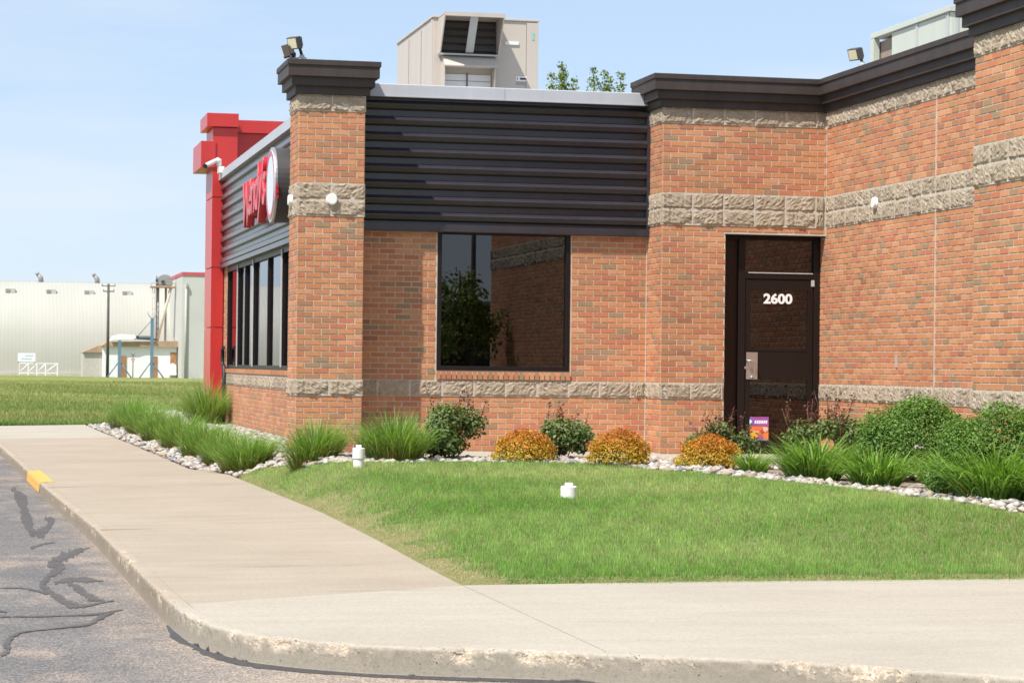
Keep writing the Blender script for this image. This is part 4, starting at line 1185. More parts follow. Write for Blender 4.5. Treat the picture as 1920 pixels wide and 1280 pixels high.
# ------------------------------------------------------------------ rooftop units
hv = empty("rooftop_unit", (3.1, 5.2, 4.7), "beige rooftop air unit with open intake hood above the ribbed panel", "rooftop unit", "rooftop air units")
X0, X1, Y0, Y1, ZT = 2.39, 3.885, 4.0, 6.9, 6.44
body = MB().box(X0, X1, Y0, Y1, 4.7, ZT).build("cabinet", M['beige_metal'], hv, .008)
MB().box(X0 - .02, X1 + .02, Y0 - .02, Y1 + .02, ZT, ZT + .03).build("lid", M['beige_metal'], hv, .004)
MB().box(X1 - .165, X1 - .155, Y0 - .004, Y0, 4.7, ZT - .04).build("panel_seam", M['sign_side'], body)
MB().box(X1 - .16, X1 + .006, Y0 - .012, Y0 - .001, 4.7, ZT - .02).build("corner_post", M['beige_metal'], body, .003)
MB().box(X0 - .012, X0 - .001, Y0 + .02, Y0 + .12, 4.7, ZT - .02).build("corner_post", M['beige_metal'], body, .003)
for y in (4.9, 5.9):
    MB().box(X0 - .003, X0, y, y + .012, 4.75, ZT - .06).build("panel_seam", M['sign_side'], body)
# sloping hood: side cheeks, top, divider, base lip
hx0, hx1, hy = X0 + .075, X0 + .90, Y0 - .50
zb, zt = 5.93, ZT - .01
hood = MB().box(hx0 - .012, hx1 + .012, hy - .012, Y0, zt + .002, zt + .025).build("intake_hood", M['beige_metal'], hv)
for x in (hx0, hx1):
    MB().prism([(Y0, zb), (Y0 - .16, zb), (hy, zt - .015), (hy, zt), (Y0, zt)], 0, x - .008, x + .008).build("hood_cheek", M['beige_metal'], hood)
MB().box(hx0 - .014, hx1 + .014, hy - .024, hy - .013, zt - .03, zt + .026).build("hood_lintel", M['beige_metal'], hood)
MB().prism([(Y0 - .15, zb + .02), (Y0 - .13, zb + .02), (hy + .03, zt - .01), (hy + .01, zt - .01)], 0, (hx0 + hx1) / 2 - .055, (hx0 + hx1) / 2 + .055).build("hood_divider", M['alu'], hood)
MB().box(hx0, hx1, Y0 - .18, Y0, zb - .02, zb).build("hood_lip", M['alu'], hood)
MB().box(hx0 + .01, hx1 - .01, Y0 - .01, Y0 - .002, zb, zt - .02).build("intake_screen", M['black'], hood)
for k in range(4):
    z = zb + .06 + k * .105
    MB().prism([(Y0 - .05, z), (Y0 - .042, z), (Y0 - .012, z + .07), (Y0 - .02, z + .07)], 0, hx0 + .02, hx1 - .02).build("baffle", M['lamp_bronze'], hood)
# lower relief box with white louvres
lx0, lx1 = X0 + .14, X0 + .82
rb = MB().prism([(Y0, 5.90), (Y0 - .10, 5.90), (Y0 - .26, 5.76), (Y0 - .26, 5.745), (Y0, 5.745)], 0, lx0 - .02, lx1 + .06).build("relief_hood", M['beige_metal'], hv)
MB().prism([(Y0, 5.74), (Y0 - .24, 5.74), (Y0 - .24, 4.9), (Y0, 4.9)], 0, lx0 - .03, lx0 - .012).prism([(Y0, 5.74), (Y0 - .24, 5.74), (Y0 - .05, 4.9), (Y0, 4.9)], 0, lx1 + .012, lx1 + .03).build("cheek", M['beige_metal'], rb)
for k in range(8):
    z = 5.66 - k * .095
    MB().box(lx0, lx1, Y0 - .028, Y0 - .012, z - .087, z).build("louvre", M['white_metal'], rb)
MB().box((lx0 + lx1) / 2 - .008, (lx0 + lx1) / 2 + .008, Y0 - .045, Y0 - .03, 4.9, 5.68).build("louvre_bar", M['sign_side'], rb)
MB().box(X0 + 1.02, X0 + 1.22, Y0 - .018, Y0 - .001, 6.10, 6.145).build("door_handle", M['white_plastic'], hv, .006)
pl = MB().box(X0 + 1.19, X0 + 1.345, Y0 - .006, Y0 - .001, 5.60, 5.665).build("rating_plate", M['number_white'], hv)
for a, b, c, d_ in ((1.205, 1.215, 5.615, 5.65), (1.245, 1.335, 5.618, 5.647)):
    MB().box(X0 + a, X0 + b, Y0 - .0085, Y0 - .0065, c, d_).build("plate_print", M['sign_side'], pl)
MB().box(X0 + 1.19, X0 + 1.345, Y0 - .006, Y0 - .001, 5.545, 5.585).build("rating_plate", M['grey'], hv)
MB().box(X1 - .085, X1 - .05, Y0 - .0165, Y0 - .013, 6.18, 6.28).build("sticker", plain("sticker_green", (.25, .50, .42), .5), hv)

h2 = empty("rooftop_unit", (9, 1, 4.7), "grey-green rooftop unit rising behind the long right-hand cornice", "rooftop unit", "rooftop air units")
b2 = MB().box(8.2, 10.4, -.45, 1.55, 4.7, 6.14).build("cabinet", M['green_grey_metal'], h2, .008)
MB().box(8.165, 10.45, -.48, 2.25, 6.145, 6.215).build("lid", M['green_grey_metal'], h2, .004)
MB().box(8.165, 8.25, 2.12, 2.25, 4.7, 6.14).build("corner_post", M['green_grey_metal'], h2)
MB().box(8.27, 10.3, 1.56, 2.2, 4.7, 6.10).build("coil", plain("coil_brown", (.27, .21, .17), .7), h2)
for y in (-.40, .62):
    MB().box(8.188, 8.199, y, y + .07, 4.7, 6.14).build("panel_seam", M['alu'], b2)
MB().box(8.26, 8.30, -.462, -.451, 4.7, 6.14).build("panel_seam", M['alu'], b2)

# ------------------------------------------------------------------ clean-out pipes in the lawn
def pipe(x, y, zt, r, joint, label):
    z = float(ground_z(x, y)) - .02
    t = empty("cleanout_pipe", (x, y, z), label, "pipe", "white pipes standing in the lawn")
    h = zt - z
    if joint:
        MB().lathe((x, y, z), [(r * .86, 0), (r * .86, h * .46), (r, h * .46), (r, h * .86), (r * .93, h * .88), (0, h * .88)], 24).build("pipe_body", M['white_plastic'], t)
        MB().lathe((x, y, z + h * .44), [(r * .87, 0), (r * .95, .004), (r * .95, .012), (r * .87, .016)], 24).build("joint_ring", M['grey'], t)
    else:
        MB().lathe((x, y, z), [(r, 0), (r, h * .76), (r * .8, h * .82), (0, h * .82)], 24).build("pipe_body", M['white_plastic'], t)
    MB().box(x - r * .42, x + r * .42, y - r * .42, y + r * .42, z + h * .8, z + h).build("plug", M['white_plastic'], t, .006)
pipe(.29, -3.10, .735, .067, True, "white capped pipe at the lawn edge beside the ornamental grass")
pipe(1.70, -6.83, .515, .078, False, "short white capped pipe in the middle of the lawn")

# ------------------------------------------------------------------ foliage builders
def put(name, V, F, C, mat, parent=None):
    """V (n,3); F list of arrays (m,k) with equal k; C (n,4)"""
    me = bpy.data.meshes.new(name)
    me.vertices.add(len(V))
    me.vertices.foreach_set('co', V.astype(np.float32).ravel())
    loops = np.concatenate([f.ravel() for f in F]).astype(np.int32)
    sizes = np.concatenate([np.full(len(f), f.shape[1], np.int32) for f in F])
    starts = np.r_[0, np.cumsum(sizes)[:-1]].astype(np.int32)
    me.loops.add(len(loops))
    me.loops.foreach_set('vertex_index', loops)
    me.polygons.add(len(sizes))
    me.polygons.foreach_set('loop_start', starts)
    me.polygons.foreach_set('loop_total', sizes)
    me.polygons.foreach_set('use_smooth', np.ones(len(sizes), bool))
    me.update(calc_edges=True)
    at = me.attributes.new('Col', 'FLOAT_COLOR', 'POINT')
    at.data.foreach_set('color', C.astype(np.float32).ravel())
    return link(name, me, mat, parent)

def blades(name, base, h, w, az, lean, droop, col, tipcol, seg, mat, parent=None, rng=RNG):
    """ribbons growing from base; lean = start tilt, droop = extra bend along the blade (radians)"""
    n = len(base)
    t = np.linspace(0, 1, seg + 1)
    ang = lean[:, None] + droop[:, None] * t[None] ** 1.6
    ds = h[:, None] / seg
    hx = np.c_[np.zeros(n), np.cumsum(np.sin(ang[:, :-1]) * ds, 1)]
    hz = np.c_[np.zeros(n), np.cumsum(np.cos(ang[:, :-1]) * ds, 1)]
    dirx, diry = np.cos(az), np.sin(az)
    tw = rng.uniform(0, 2 * np.pi, n)
    px, py = np.cos(tw), np.sin(tw)
    px, py = (-diry * .75 + px * .4), (dirx * .75 + py * .4)
    wid = w[:, None] * np.clip(1.15 - t[None] ** 2.2 * 1.1, .08, 1) * .5
    cx = base[:, 0:1] + hx * dirx[:, None]
    cy = base[:, 1:2] + hx * diry[:, None]
    cz = base[:, 2:3] + hz
    L = np.stack([cx - px[:, None] * wid, cy - py[:, None] * wid, cz], -1)
    R = np.stack([cx + px[:, None] * wid, cy + py[:, None] * wid, cz], -1)
    V = np.stack([L, R], 2).reshape(-1, 3)              # n*(seg+1)*2
    k = (seg + 1) * 2
    b = (np.arange(n) * k)[:, None]
    q = np.concatenate([b + np.array([2 * i, 2 * i + 1, 2 * i + 3, 2 * i + 2]) for i in range(seg)])
    C = np.ones((n, seg + 1, 2, 4))
    tt = t[None, :, None, None]
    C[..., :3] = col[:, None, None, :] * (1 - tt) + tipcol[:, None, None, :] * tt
    return put(name, V, [q], C.reshape(-1, 4), mat, parent)

def leaves(name, cen, nrm, size, col, mat, parent=None, rng=RNG, aspect=.55):
    """folded four-corner leaves"""
    n = len(cen)
    a = rng.standard_normal((n, 3))
    a -= nrm * (a * nrm).sum(1, keepdims=True)
    a /= np.linalg.norm(a, axis=1, keepdims=True) + 1e-9
    b = np.cross(nrm, a)
    s = size[:, None]
    v0 = cen - a * s * .5
    v1 = cen + b * s * .5 * aspect + nrm * s * .10
    v2 = cen + a * s * .5 - nrm * s * .08
    v3 = cen - b * s * .5 * aspect + nrm * s * .10
    V = np.stack([v0, v1, v2, v3], 1).reshape(-1, 3)
    base = np.arange(n)[:, None] * 4
    F = np.concatenate([base + np.array([0, 1, 2]), base + np.array([0, 2, 3])])
    C = np.ones((n, 4, 4))
    C[..., :3] = col[:, None, :]
    return put(name, V, [F], C.reshape(-1, 4), mat, parent)

def unit(v): return v / (np.linalg.norm(v, axis=-1, keepdims=True) + 1e-9)

# ------------------------------------------------------------------ lawn blades
def lawn_blades():
    rng = np.random.default_rng(21)
    N = 620000
    x = rng.uniform(-.62, 5.7, N)
    y = -13.2 + (rng.random(N) ** 1.25) * 15.2
    k = in_poly(LAWN, x, y)
    x, y = x[k], y[k]
    d = poly_dist(LAWN[:4], x, y, False)                 # walk side
    d2 = y + 13.2
    e = np.minimum(d, np.abs(d2))
    def fld(f, s):
        r = np.random.default_rng(s)
        o = 0
        for q in range(5):
            a, ph = r.uniform(0, 6.28), r.uniform(0, 6.28)
            o = o + np.sin((x * np.cos(a) + y * np.sin(a)) * f * (.6 + .35 * q) + ph)
        return o / 5
    n1, n2, n3, n4 = fld(2.3, 1), fld(7, 2), fld(1.1, 3), fld(31, 4)
    bare = (d < .34 + .26 * n2 + .12 * n1) & (y < -4) & (rng.random(len(x)) < .72) & (n1 > -.45)
    bare |= (d < .16 + .16 * n2 + .10 * n1) & (y < -3.5) & (rng.random(len(x)) < .97)
    bare |= (d < .12 + .08 * n2) & (rng.random(len(x)) < .75)
    bare |= (np.abs(d2) < .16 + .12 * n2) & (rng.random(len(x)) < .6)
    keep = ~bare | (rng.random(len(x)) < .6)
    x, y, bare, n1, n2, n3, n4, e = [q[keep] for q in (x, y, bare, n1, n2, n3, n4, e)]
    n = len(x)
    z = lawn_z(x, y) - .003
    h = rng.uniform(.022, .050, n) * (1 + .22 * n2 + .1 * n1 + .35 * n4) * np.where(rng.random(n) < .02, 1.5, 1)
    h = np.where(bare, h * .55, h)
    w = rng.uniform(.0028, .0052, n)
    dry = np.clip(.55 * n1 + .75 * n3 + .35 * rng.standard_normal(n), -1, 1)
    g1 = np.array([.155, .335, .058]); g2 = np.array([.400, .545, .200]); st = np.array([.52, .43, .27])
    mixv = np.clip(.42 + .85 * dry, 0, 1)[:, None]
    c = g1 * (1 - mixv) + g2 * mixv
    straw = np.where(bare, .96, np.clip(.04 + .10 * (n3 > .25) + .06 * (n1 > .4), 0, 1))
    isst = rng.random(n) < straw
    c = np.where(isst[:, None], st * rng.uniform(.7, 1.25, (n, 1)), c * rng.uniform(.62, 1.38, (n, 1)) * (1 + .30 * n4[:, None]))
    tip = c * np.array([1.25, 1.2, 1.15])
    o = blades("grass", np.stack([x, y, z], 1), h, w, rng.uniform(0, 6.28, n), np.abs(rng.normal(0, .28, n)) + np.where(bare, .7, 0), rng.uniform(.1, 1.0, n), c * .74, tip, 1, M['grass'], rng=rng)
    tag(o, "short green lawn grass with straw-coloured edges by the walk", "grass", kind='stuff')
lawn_blades()

def field_blades():
    rng = np.random.default_rng(22)
    N = 90000
    y = 26.3 + rng.random(N) ** 2.2 * 110
    x = rng.uniform(-6, 6, N) + (y - 26) * rng.uniform(-.05, .12, N)
    z = .105 + .0012 * (y - 26)
    n = len(x)
    s = (np.sin(y * .55 + np.sin(x * .4)) + np.sin(y * .21 + 1)) * .5
    near = ss(31, 27, y)
    g = np.array([.150, .250, .055]); st = np.array([.36, .31, .145])
    mixv = np.clip(.45 + .35 * s + .2 * rng.standard_normal(n) - near * .5, 0, 1)[:, None]
    c = (g * (1 - mixv) + st * mixv) * rng.uniform(.7, 1.3, (n, 1))
    o = blades("field_grass", np.stack([x, y, z], 1), rng.uniform(.07, .16, n), rng.uniform(.012, .03, n), rng.uniform(0, 6.28, n), np.abs(rng.normal(0, .3, n)), rng.uniform(.1, .9, n), c * .8, c * 1.2, 2, M['grass'], rng=rng)
    tag(o, "rough grass of the open field beyond the sidewalk end", "grass", kind='stuff')
field_blades()

# ------------------------------------------------------------------ river stones
def river_stones():
    rng = np.random.default_rng(31)
    bm = bmesh.new()
    bmesh.ops.create_icosphere(bm, subdivisions=1, radius=1)
    bv = np.array([v.co[:] for v in bm.verts])
    bf = np.array([[v.index for v in f.verts] for f in bm.faces])
    bm.free()
    P = []
    def scatter(n, xa, xb, ya, yb, test):
        x, y = rng.uniform(xa, xb, n), rng.uniform(ya, yb, n)
        k = test(x, y) & ~in_poly(LAWN, x, y) & (x > walk_edge(y) + .04)
        P.append(np.stack([x[k], y[k]], 1))
    scatter(5200, -1.4, .6, 1.2, 25, lambda x, y: x > walk_edge(y) + .04)
    scatter(1500, -.6, 1.2, -2.4, 1.6, lambda x, y: ~((x > -.05) & (y > -.05)))
    scatter(2600, .2, 5.2, -3.6, -.95, lambda x, y: (y < -1.03) & ~((x > 3.2) & (y > -1.35)))
    edge = LAWN[8:20]
    scatter(5200, 3.0, 5.7, -12.6, -2.2, lambda x, y: poly_dist(edge, x, y, False) < .42 + .12 * np.sin(y * 3))
    P = np.concatenate(P)
    n = len(P)
    r = rng.uniform(.018, .042, n) * (1 + .5 * (rng.random(n) < .12))
    sc = np.stack([r * rng.uniform(.9, 1.5, n), r * rng.uniform(.9, 1.3, n), r * rng.uniform(.5, .85, n)], 1)
    a = rng.uniform(0, 6.28, n)
    v = bv[None] * (1 + .14 * rng.standard_normal((n, len(bv), 1))) * sc[:, None]
    ca, sa = np.cos(a)[:, None], np.sin(a)[:, None]
    vx, vy = v[..., 0] * ca - v[..., 1] * sa, v[..., 0] * sa + v[..., 1] * ca
    z = ground_z(P[:, 0], P[:, 1]) + r * .25 + rng.uniform(0, .015, n)
    V = np.stack([vx + P[:, 0:1], vy + P[:, 1:2], v[..., 2] + z[:, None]], -1).reshape(-1, 3)
    F = (bf[None] + (np.arange(n) * len(bv))[:, None, None]).reshape(-1, 3)
    o = put("river_stones", V, [F], np.ones((len(V), 4)), M['rock'])
    tag(o, "pale river stones spread over the planting beds", "stones", kind='stuff')
river_stones()

# ------------------------------------------------------------------ grasses and day lilies
def tuft(name, x, y, r, h, n, label, cat, group, seed, kind):
    rng = np.random.default_rng(seed)
    n = int(n * 1.7)
    a = rng.uniform(0, 6.28, n)
    rr = r * np.sqrt(rng.random(n)) * .38
    bx, by = x + rr * np.cos(a), y + rr * np.sin(a)
    bz = ground_z(bx, by) - .02
    az = a + rng.normal(0, .5, n)
    out_ = rr / (r * .38)
    if kind == 'grass':
        lean = np.abs(rng.normal(0, .10, n)) + .50 * out_ * rng.uniform(.6, 1.15, n)
        droop = rng.uniform(.25, 1.7, n) * (.5 + .6 * out_)
        L = h * rng.uniform(.70, 1.12, n) * (1.05 - .22 * out_)
        w = rng.uniform(.006, .012, n)
        g = np.array([.135, .295, .045]); g2 = np.array([.290, .460, .120])
    else:
        lean = np.abs(rng.normal(0, .12, n)) + .55 * out_
        droop = rng.uniform(.5, 2.1, n)
        L = h * rng.uniform(.8, 1.35, n)
        w = rng.uniform(.013, .024, n)
        g = np.array([.140, .280, .042]); g2 = np.array([.250, .400, .085])
    m_ = rng.random((n, 1))
    c = (g * (1 - m_) + g2 * m_) * rng.uniform(.75, 1.25, (n, 1))
    pale = (rng.random(n) < .12) & (kind == 'grass')
    c = np.where(pale[:, None], np.array([.42, .50, .25]), c)
    dead = rng.random(n) < (.09 if kind == 'grass' else .02)
    c = np.where(dead[:, None], np.array([.33, .25, .12]), c)
    L = np.where(dead, L * .6, L)
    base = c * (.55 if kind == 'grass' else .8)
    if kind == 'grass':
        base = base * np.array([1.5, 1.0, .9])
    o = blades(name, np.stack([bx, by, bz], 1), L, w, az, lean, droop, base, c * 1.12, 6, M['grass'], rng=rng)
    return tag(o, label, cat, group)
GG = "clumps of ornamental grass"
for i, (x, y, r, h, n, lab) in enumerate([
        (-.32, 2.35, .76, .58, 900, "large ornamental grass clump left of the corner pier, nearest the walk"),
        (-.40, 4.5, .66, .52, 700, "second ornamental grass clump along the side wall, behind the largest"),
        (-.44, 7.1, .72, .58, 700, "third ornamental grass clump along the side wall, counted from the pier"),
        (-.50, 10.3, .74, .60, 700, "fourth ornamental grass clump along the side wall, counted from the pier"),
        (-.56, 13.9, .76, .64, 680, "fifth ornamental grass clump along the side wall, counted from the pier"),
        (-.60, 17.6, .80, .66, 640, "sixth ornamental grass clump along the side wall, left of the red tower"),
        (-.66, 21.6, .84, .70, 600, "farthest, leftmost ornamental grass clump at the end of the stone strip"),
        (.22, 13.6, .66, .95, 620, "tall bluish ornamental grass clump at the foot of the red tower"),
        (.10, -1.05, .68, .58, 760, "ornamental grass clump right in front of the corner pier"),
        (.92, -1.70, .78, .66, 900, "tall ornamental grass clump between the corner pier and the rose bush")]):
    tuft("ornamental_grass", x, y, r, h, n, lab, "ornamental grass", GG, 300 + i, 'grass')
GL = "day lilies along the right-hand bed"
for i, (x, y, r, h, n, lab) in enumerate([
        (4.36, -4.30, .34, .27, 110, "smallest day lily, between the right golden shrub and the big lilies"),
        (4.48, -5.85, .62, .48, 330, "broad day lily clump standing in front of the door"),
        (4.55, -7.40, .52, .42, 250, "day lily clump below the round green shrub"),
        (4.98, -8.20, .50, .44, 240, "day lily clump tucked between two larger ones near the right edge"),
        (4.78, -9.55, .72, .52, 420, "largest day lily clump, rightmost at the stone edge"),
        (5.15, -10.0, .50, .50, 240, "day lily clump cut by the right picture edge")]):
    tuft("day_lily", x, y, r, h, n, lab, "day lily", GL, 400 + i, 'lily')

# ------------------------------------------------------------------ shrubs
def shrub(name, x, y, rx, ry, h, n, size, pal, label, cat, group, seed, lumps=14, flat=.9, flowers=0, shoots=0, aspect=.55, dome=0.0):
    rng = np.random.default_rng(seed)
    z0 = float(ground_z(x, y))
    t = empty(name, (x, y, z0), label, cat, group)
    # lumps on a dome make an uneven outline; leaves sit on and inside them
    ph = rng.uniform(0, 6.28, lumps)
    el = np.arcsin(rng.uniform(-.25, .98, lumps))
    lc = np.stack([np.cos(ph) * np.cos(el) * rx * .66, np.sin(ph) * np.cos(el) * ry * .66, (.34 + .40 * np.sin(el)) * h], 1)
    lr = rng.uniform(.26, .46, lumps)
    idx = rng.integers(0, lumps, n)
    d = unit(rng.standard_normal((n, 3)))
    rad = rng.random(n) ** .45
    off = d * (lr[idx] * rad)[:, None] * np.array([rx, ry, h * .62]) 
    p = lc[idx] + off
    p[:, 2] = np.maximum(p[:, 2], .02 + .1 * rng.random(n))
    if dome:
        m_ = rng.random(n) < dome
        dd = unit(rng.standard_normal((n, 3)))
        dd[:, 2] = np.abs(dd[:, 2]) * 1.0 - .12
        wob = 1 + .07 * np.sin(dd[:, 0] * 7 + seed) * np.cos(dd[:, 1] * 6 + 2) + .06 * np.sin(dd[:, 2] * 9 + dd[:, 0] * 5)
        q = dd * (rad ** .35 * wob * rng.normal(1, .035, n))[:, None] * np.array([rx, ry, h * .82]) + np.array([0, 0, h * .16])
        q[:, 2] = np.maximum(q[:, 2], .02 + .06 * rng.random(n))
        p = np.where(m_[:, None], q, p)
        d = np.where(m_[:, None], dd, d)
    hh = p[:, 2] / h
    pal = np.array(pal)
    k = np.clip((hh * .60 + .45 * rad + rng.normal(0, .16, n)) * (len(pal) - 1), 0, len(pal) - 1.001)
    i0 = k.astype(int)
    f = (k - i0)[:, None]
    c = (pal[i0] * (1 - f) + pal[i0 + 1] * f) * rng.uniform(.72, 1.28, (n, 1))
    nr = unit(d + np.array([0, 0, .7]) + .7 * rng.standard_normal((n, 3)))
    P = p + np.array([x, y, z0])
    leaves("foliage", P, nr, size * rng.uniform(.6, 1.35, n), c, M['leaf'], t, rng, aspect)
    mb = MB()
    for j in range(9):
        a = rng.uniform(0, 6.28)
        tip = lc[rng.integers(0, lumps)]
        mb.tube([(x + .03 * math.cos(a), y + .03 * math.sin(a), z0 - .02), (x + tip[0] * .5, y + tip[1] * .5, z0 + tip[2] * .55), (x + tip[0], y + tip[1], z0 + tip[2])], [.009, .006, .003], 5)
    tag(mb.build("stems", M['bark'], t), kind='stuff')
    if shoots:
        mb = MB()
        pc, pn, ps, pcol = [], [], [], []
        for j in range(shoots):
            a = rng.uniform(0, 6.28)
            r0 = rng.uniform(.1, .75)
            b = np.array([x + rx * r0 * math.cos(a), y + ry * r0 * math.sin(a), z0 + h * rng.uniform(.45, .8)])
            tip = b + np.array([rng.normal(0, .09), rng.normal(0, .09), rng.uniform(.18, .46) * h / .8])
            mid = (b + tip) / 2 + rng.normal(0, .02, 3)
            mb.tube([tuple(b), tuple(mid), tuple(tip)], [.005, .004, .002], 5)
            for q in range(rng.integers(16, 30)):
                s = rng.random() ** .8
                pc.append(b + (tip - b) * s + rng.normal(0, .022, 3))
                pn.append(unit(rng.standard_normal(3) + np.array([0, 0, .4])))
                ps.append(rng.uniform(.018, .042))
                red = rng.random() < .35 + .5 * s
                pcol.append(np.array([.17, .055, .04]) * rng.uniform(.6, 1.4) if red else np.array([.085, .12, .04]) * rng.uniform(.7, 1.4))
        tag(mb.build("shoots", M['stem'], t), kind='stuff')
        leaves("shoot_leaves", np.array(pc), np.array(pn), np.array(ps), np.array(pcol), M['leaf'], t, rng, .6)
    if flowers:
        pick = rng.choice(n, flowers, replace=False)
        pick = pick[np.argsort(-(p[pick] @ np.array([-.2, -1, .6])))][:max(1, flowers // 2)]
        fp = np.repeat(P[pick] + np.array([0, -.02, .02]), 5, 0) + rng.normal(0, .009, (5 * len(pick), 3))
        leaves("blossoms", fp, unit(np.array([-.3, -1, .5]) + .5 * rng.standard_normal((len(fp), 3))), rng.uniform(.018, .03, len(fp)), np.tile(np.array([[.55, .46, .56]]), (len(fp), 1)), M['leaf'], t, rng, .8)
    return t
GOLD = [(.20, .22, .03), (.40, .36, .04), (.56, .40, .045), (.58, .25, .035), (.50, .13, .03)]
GA = "golden spirea mounds"
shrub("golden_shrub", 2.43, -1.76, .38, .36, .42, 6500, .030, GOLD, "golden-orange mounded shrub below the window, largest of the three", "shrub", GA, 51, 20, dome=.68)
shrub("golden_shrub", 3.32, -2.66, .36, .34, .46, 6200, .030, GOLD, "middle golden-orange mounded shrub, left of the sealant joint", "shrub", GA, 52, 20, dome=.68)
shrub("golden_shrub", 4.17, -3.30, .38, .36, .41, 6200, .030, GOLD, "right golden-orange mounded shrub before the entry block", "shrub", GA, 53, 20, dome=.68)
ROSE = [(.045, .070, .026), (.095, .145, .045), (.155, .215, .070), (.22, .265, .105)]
GR = "rose bushes in the beds"
shrub("rose_bush", 1.68, -1.25, .47, .42, .72, 5200, .050, ROSE, "dense rose bush under the left side of the window", "rose bush", GR, 61, 16, shoots=10, aspect=.7)
shrub("rose_bush", 3.05, -1.12, .42, .38, .58, 3000, .048, ROSE, "rose bush with bare red shoots behind the left golden shrub", "rose bush", GR, 62, 14, shoots=14, aspect=.7)
shrub("rose_bush", 4.88, -1.5, .46, .42, .52, 2600, .046, ROSE, "straggly rose bush at the left door jamb", "rose bush", GR, 63, 14, shoots=14, aspect=.7)
shrub("rose_bush", 5.65, -3.0, .60, .5, .66, 3800, .046, ROSE, "wide reddish rose bush before the right side of the door", "rose bush", GR, 64, 16, shoots=34, aspect=.7)
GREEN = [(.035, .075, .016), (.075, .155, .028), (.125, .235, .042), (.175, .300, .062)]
GP = "round green shrubs by the right wall"
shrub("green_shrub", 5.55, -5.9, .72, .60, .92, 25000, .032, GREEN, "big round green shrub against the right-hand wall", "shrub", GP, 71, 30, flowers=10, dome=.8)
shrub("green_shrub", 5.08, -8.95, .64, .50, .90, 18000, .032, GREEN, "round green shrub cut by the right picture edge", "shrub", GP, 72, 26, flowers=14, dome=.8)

# ------------------------------------------------------------------ trees behind the building
def tree(x, y, h, r, leaders, label, seed, col=(.17, .225, .05), low=.36, group="trees behind the roof", n=7500):
    rng = np.random.default_rng(seed)
    z0 = float(ground_z(x, y)) if y < 20 else .1
    t = empty("tree", (x, y, z0), label, "tree", group)
    mb = MB().tube([(x, y, z0 - .1), (x + .02 * r, y, h * .35), (x + .05 * r, y, h * .6), (x, y, h * .9)], [.022 * h, .017 * h, .011 * h, .003 * h], 10)
    cs, cr = [], []
    for j in range(30):
        a, zz = rng.uniform(0, 6.28), rng.uniform(low, .86)
        rr = r * (1.05 - abs(zz - .55) * 1.5) * rng.uniform(.45, 1)
        c = np.array([x + rr * math.cos(a), y + rr * math.sin(a), h * zz])
        cs.append(c); cr.append(rng.uniform(.3, .55) * r)
        b = np.array([x, y, h * (zz - .14)])
        mb.tube([tuple(b), tuple((b + c) / 2 + np.array([0, 0, -.03 * r])), tuple(c)], [.005 * h, .003 * h, .0012 * h], 5)
    for dx, top in leaders:                              # upright leading shoots
        b = np.array([x + dx * .5, y, h * .72])
        e = np.array([x + dx, y + rng.normal(0, .1), top])
        mb.tube([tuple(b), tuple(e)], [.03, .008], 5)
        for k in range(7):
            f = k / 6
            cs.append(b + (e - b) * (.35 + .65 * f) + rng.normal(0, .05, 3) * (1 - f)); cr.append(.42 * (1.1 - .72 * f))
    mb.build("trunk", M['bark'], t)
    cs, cr = np.array(cs), np.array(cr)
    wgt = cr ** 1.4
    i = rng.choice(len(cs), n, p=wgt / wgt.sum())
    d = unit(rng.standard_normal((n, 3)))
    p = cs[i] + d * (rng.random(n) ** .5 * cr[i])[:, None]
    c = np.array([col]) * rng.uniform(.6, 1.7, (n, 1))
    leaves("crown", p, unit(d + .8 * rng.standard_normal((n, 3)) + np.array([0, 0, .4])), rng.uniform(.06, .13, n), c, M['leaf'], t, rng, .7)
tree(14.25, 45, 10.9, 1.0, [(-.30, 10.85), (.0, 11.15), (.12, 10.9), (.40, 10.72)], "left of two leafy tree tops behind the roof, beside the beige unit", 81)
tree(15.88, 45.6, 10.9, 1.0, [(-.45, 11.12), (-.02, 11.02), (.12, 10.85), (.48, 10.98)], "right of two leafy tree tops behind the roof, near the entry cornice", 82)
tree(4.78, -12.4, 3.7, .70, [], "young tree in the right-hand bed, seen mirrored in the front window", 83, (.22, .28, .10), .50, None, 2300)

# ------------------------------------------------------------------ far background, about 200 m away (positions in metres)
def FX(px): return -1.68 + px * .04745
def FZ(px, py): return .22 + .00048 * px + (705 - py) * .0477
FY = 190.0
shed = empty("storage_shed", (-20, FY, .2), "long pale ribbed storage shed with curved walls across the field", "shed")
arc = [(0, .1), (.15, 2.2), (.6, 4.2), (1.5, 6.0), (3.0, 7.5), (5.2, 8.5), (8, 8.95), (12, 9.05), (16, 8.95), (19, 8.4), (21.5, 7.0), (23, 4.6), (24, .1)]
def shed_part(name, x0, x1, mat):
    mb = MB()
    vs = [(x, FY + a, z) for x in (x0, x1) for a, z in arc]
    k = len(arc)
    mb.add(vs, [(j, j + 1, k + j + 1, k + j) for j in range(k - 1)], True)
    mb.add(vs, [tuple(range(k)), tuple(range(2 * k - 1, k - 1, -1))])
    return mb.build(name, M[mat], shed)
sb = shed_part("shell", -95, 13.9, 'shed')
MB().box(-95, 13.9, FY - .25, FY + .2, .05, .55).build("footing", M['tan_wall'], shed)
MB().box(-95, 13.9, FY + 10.5, FY + 13.5, 9.02, 9.14).build("ridge_cap", M['far_white'], shed)
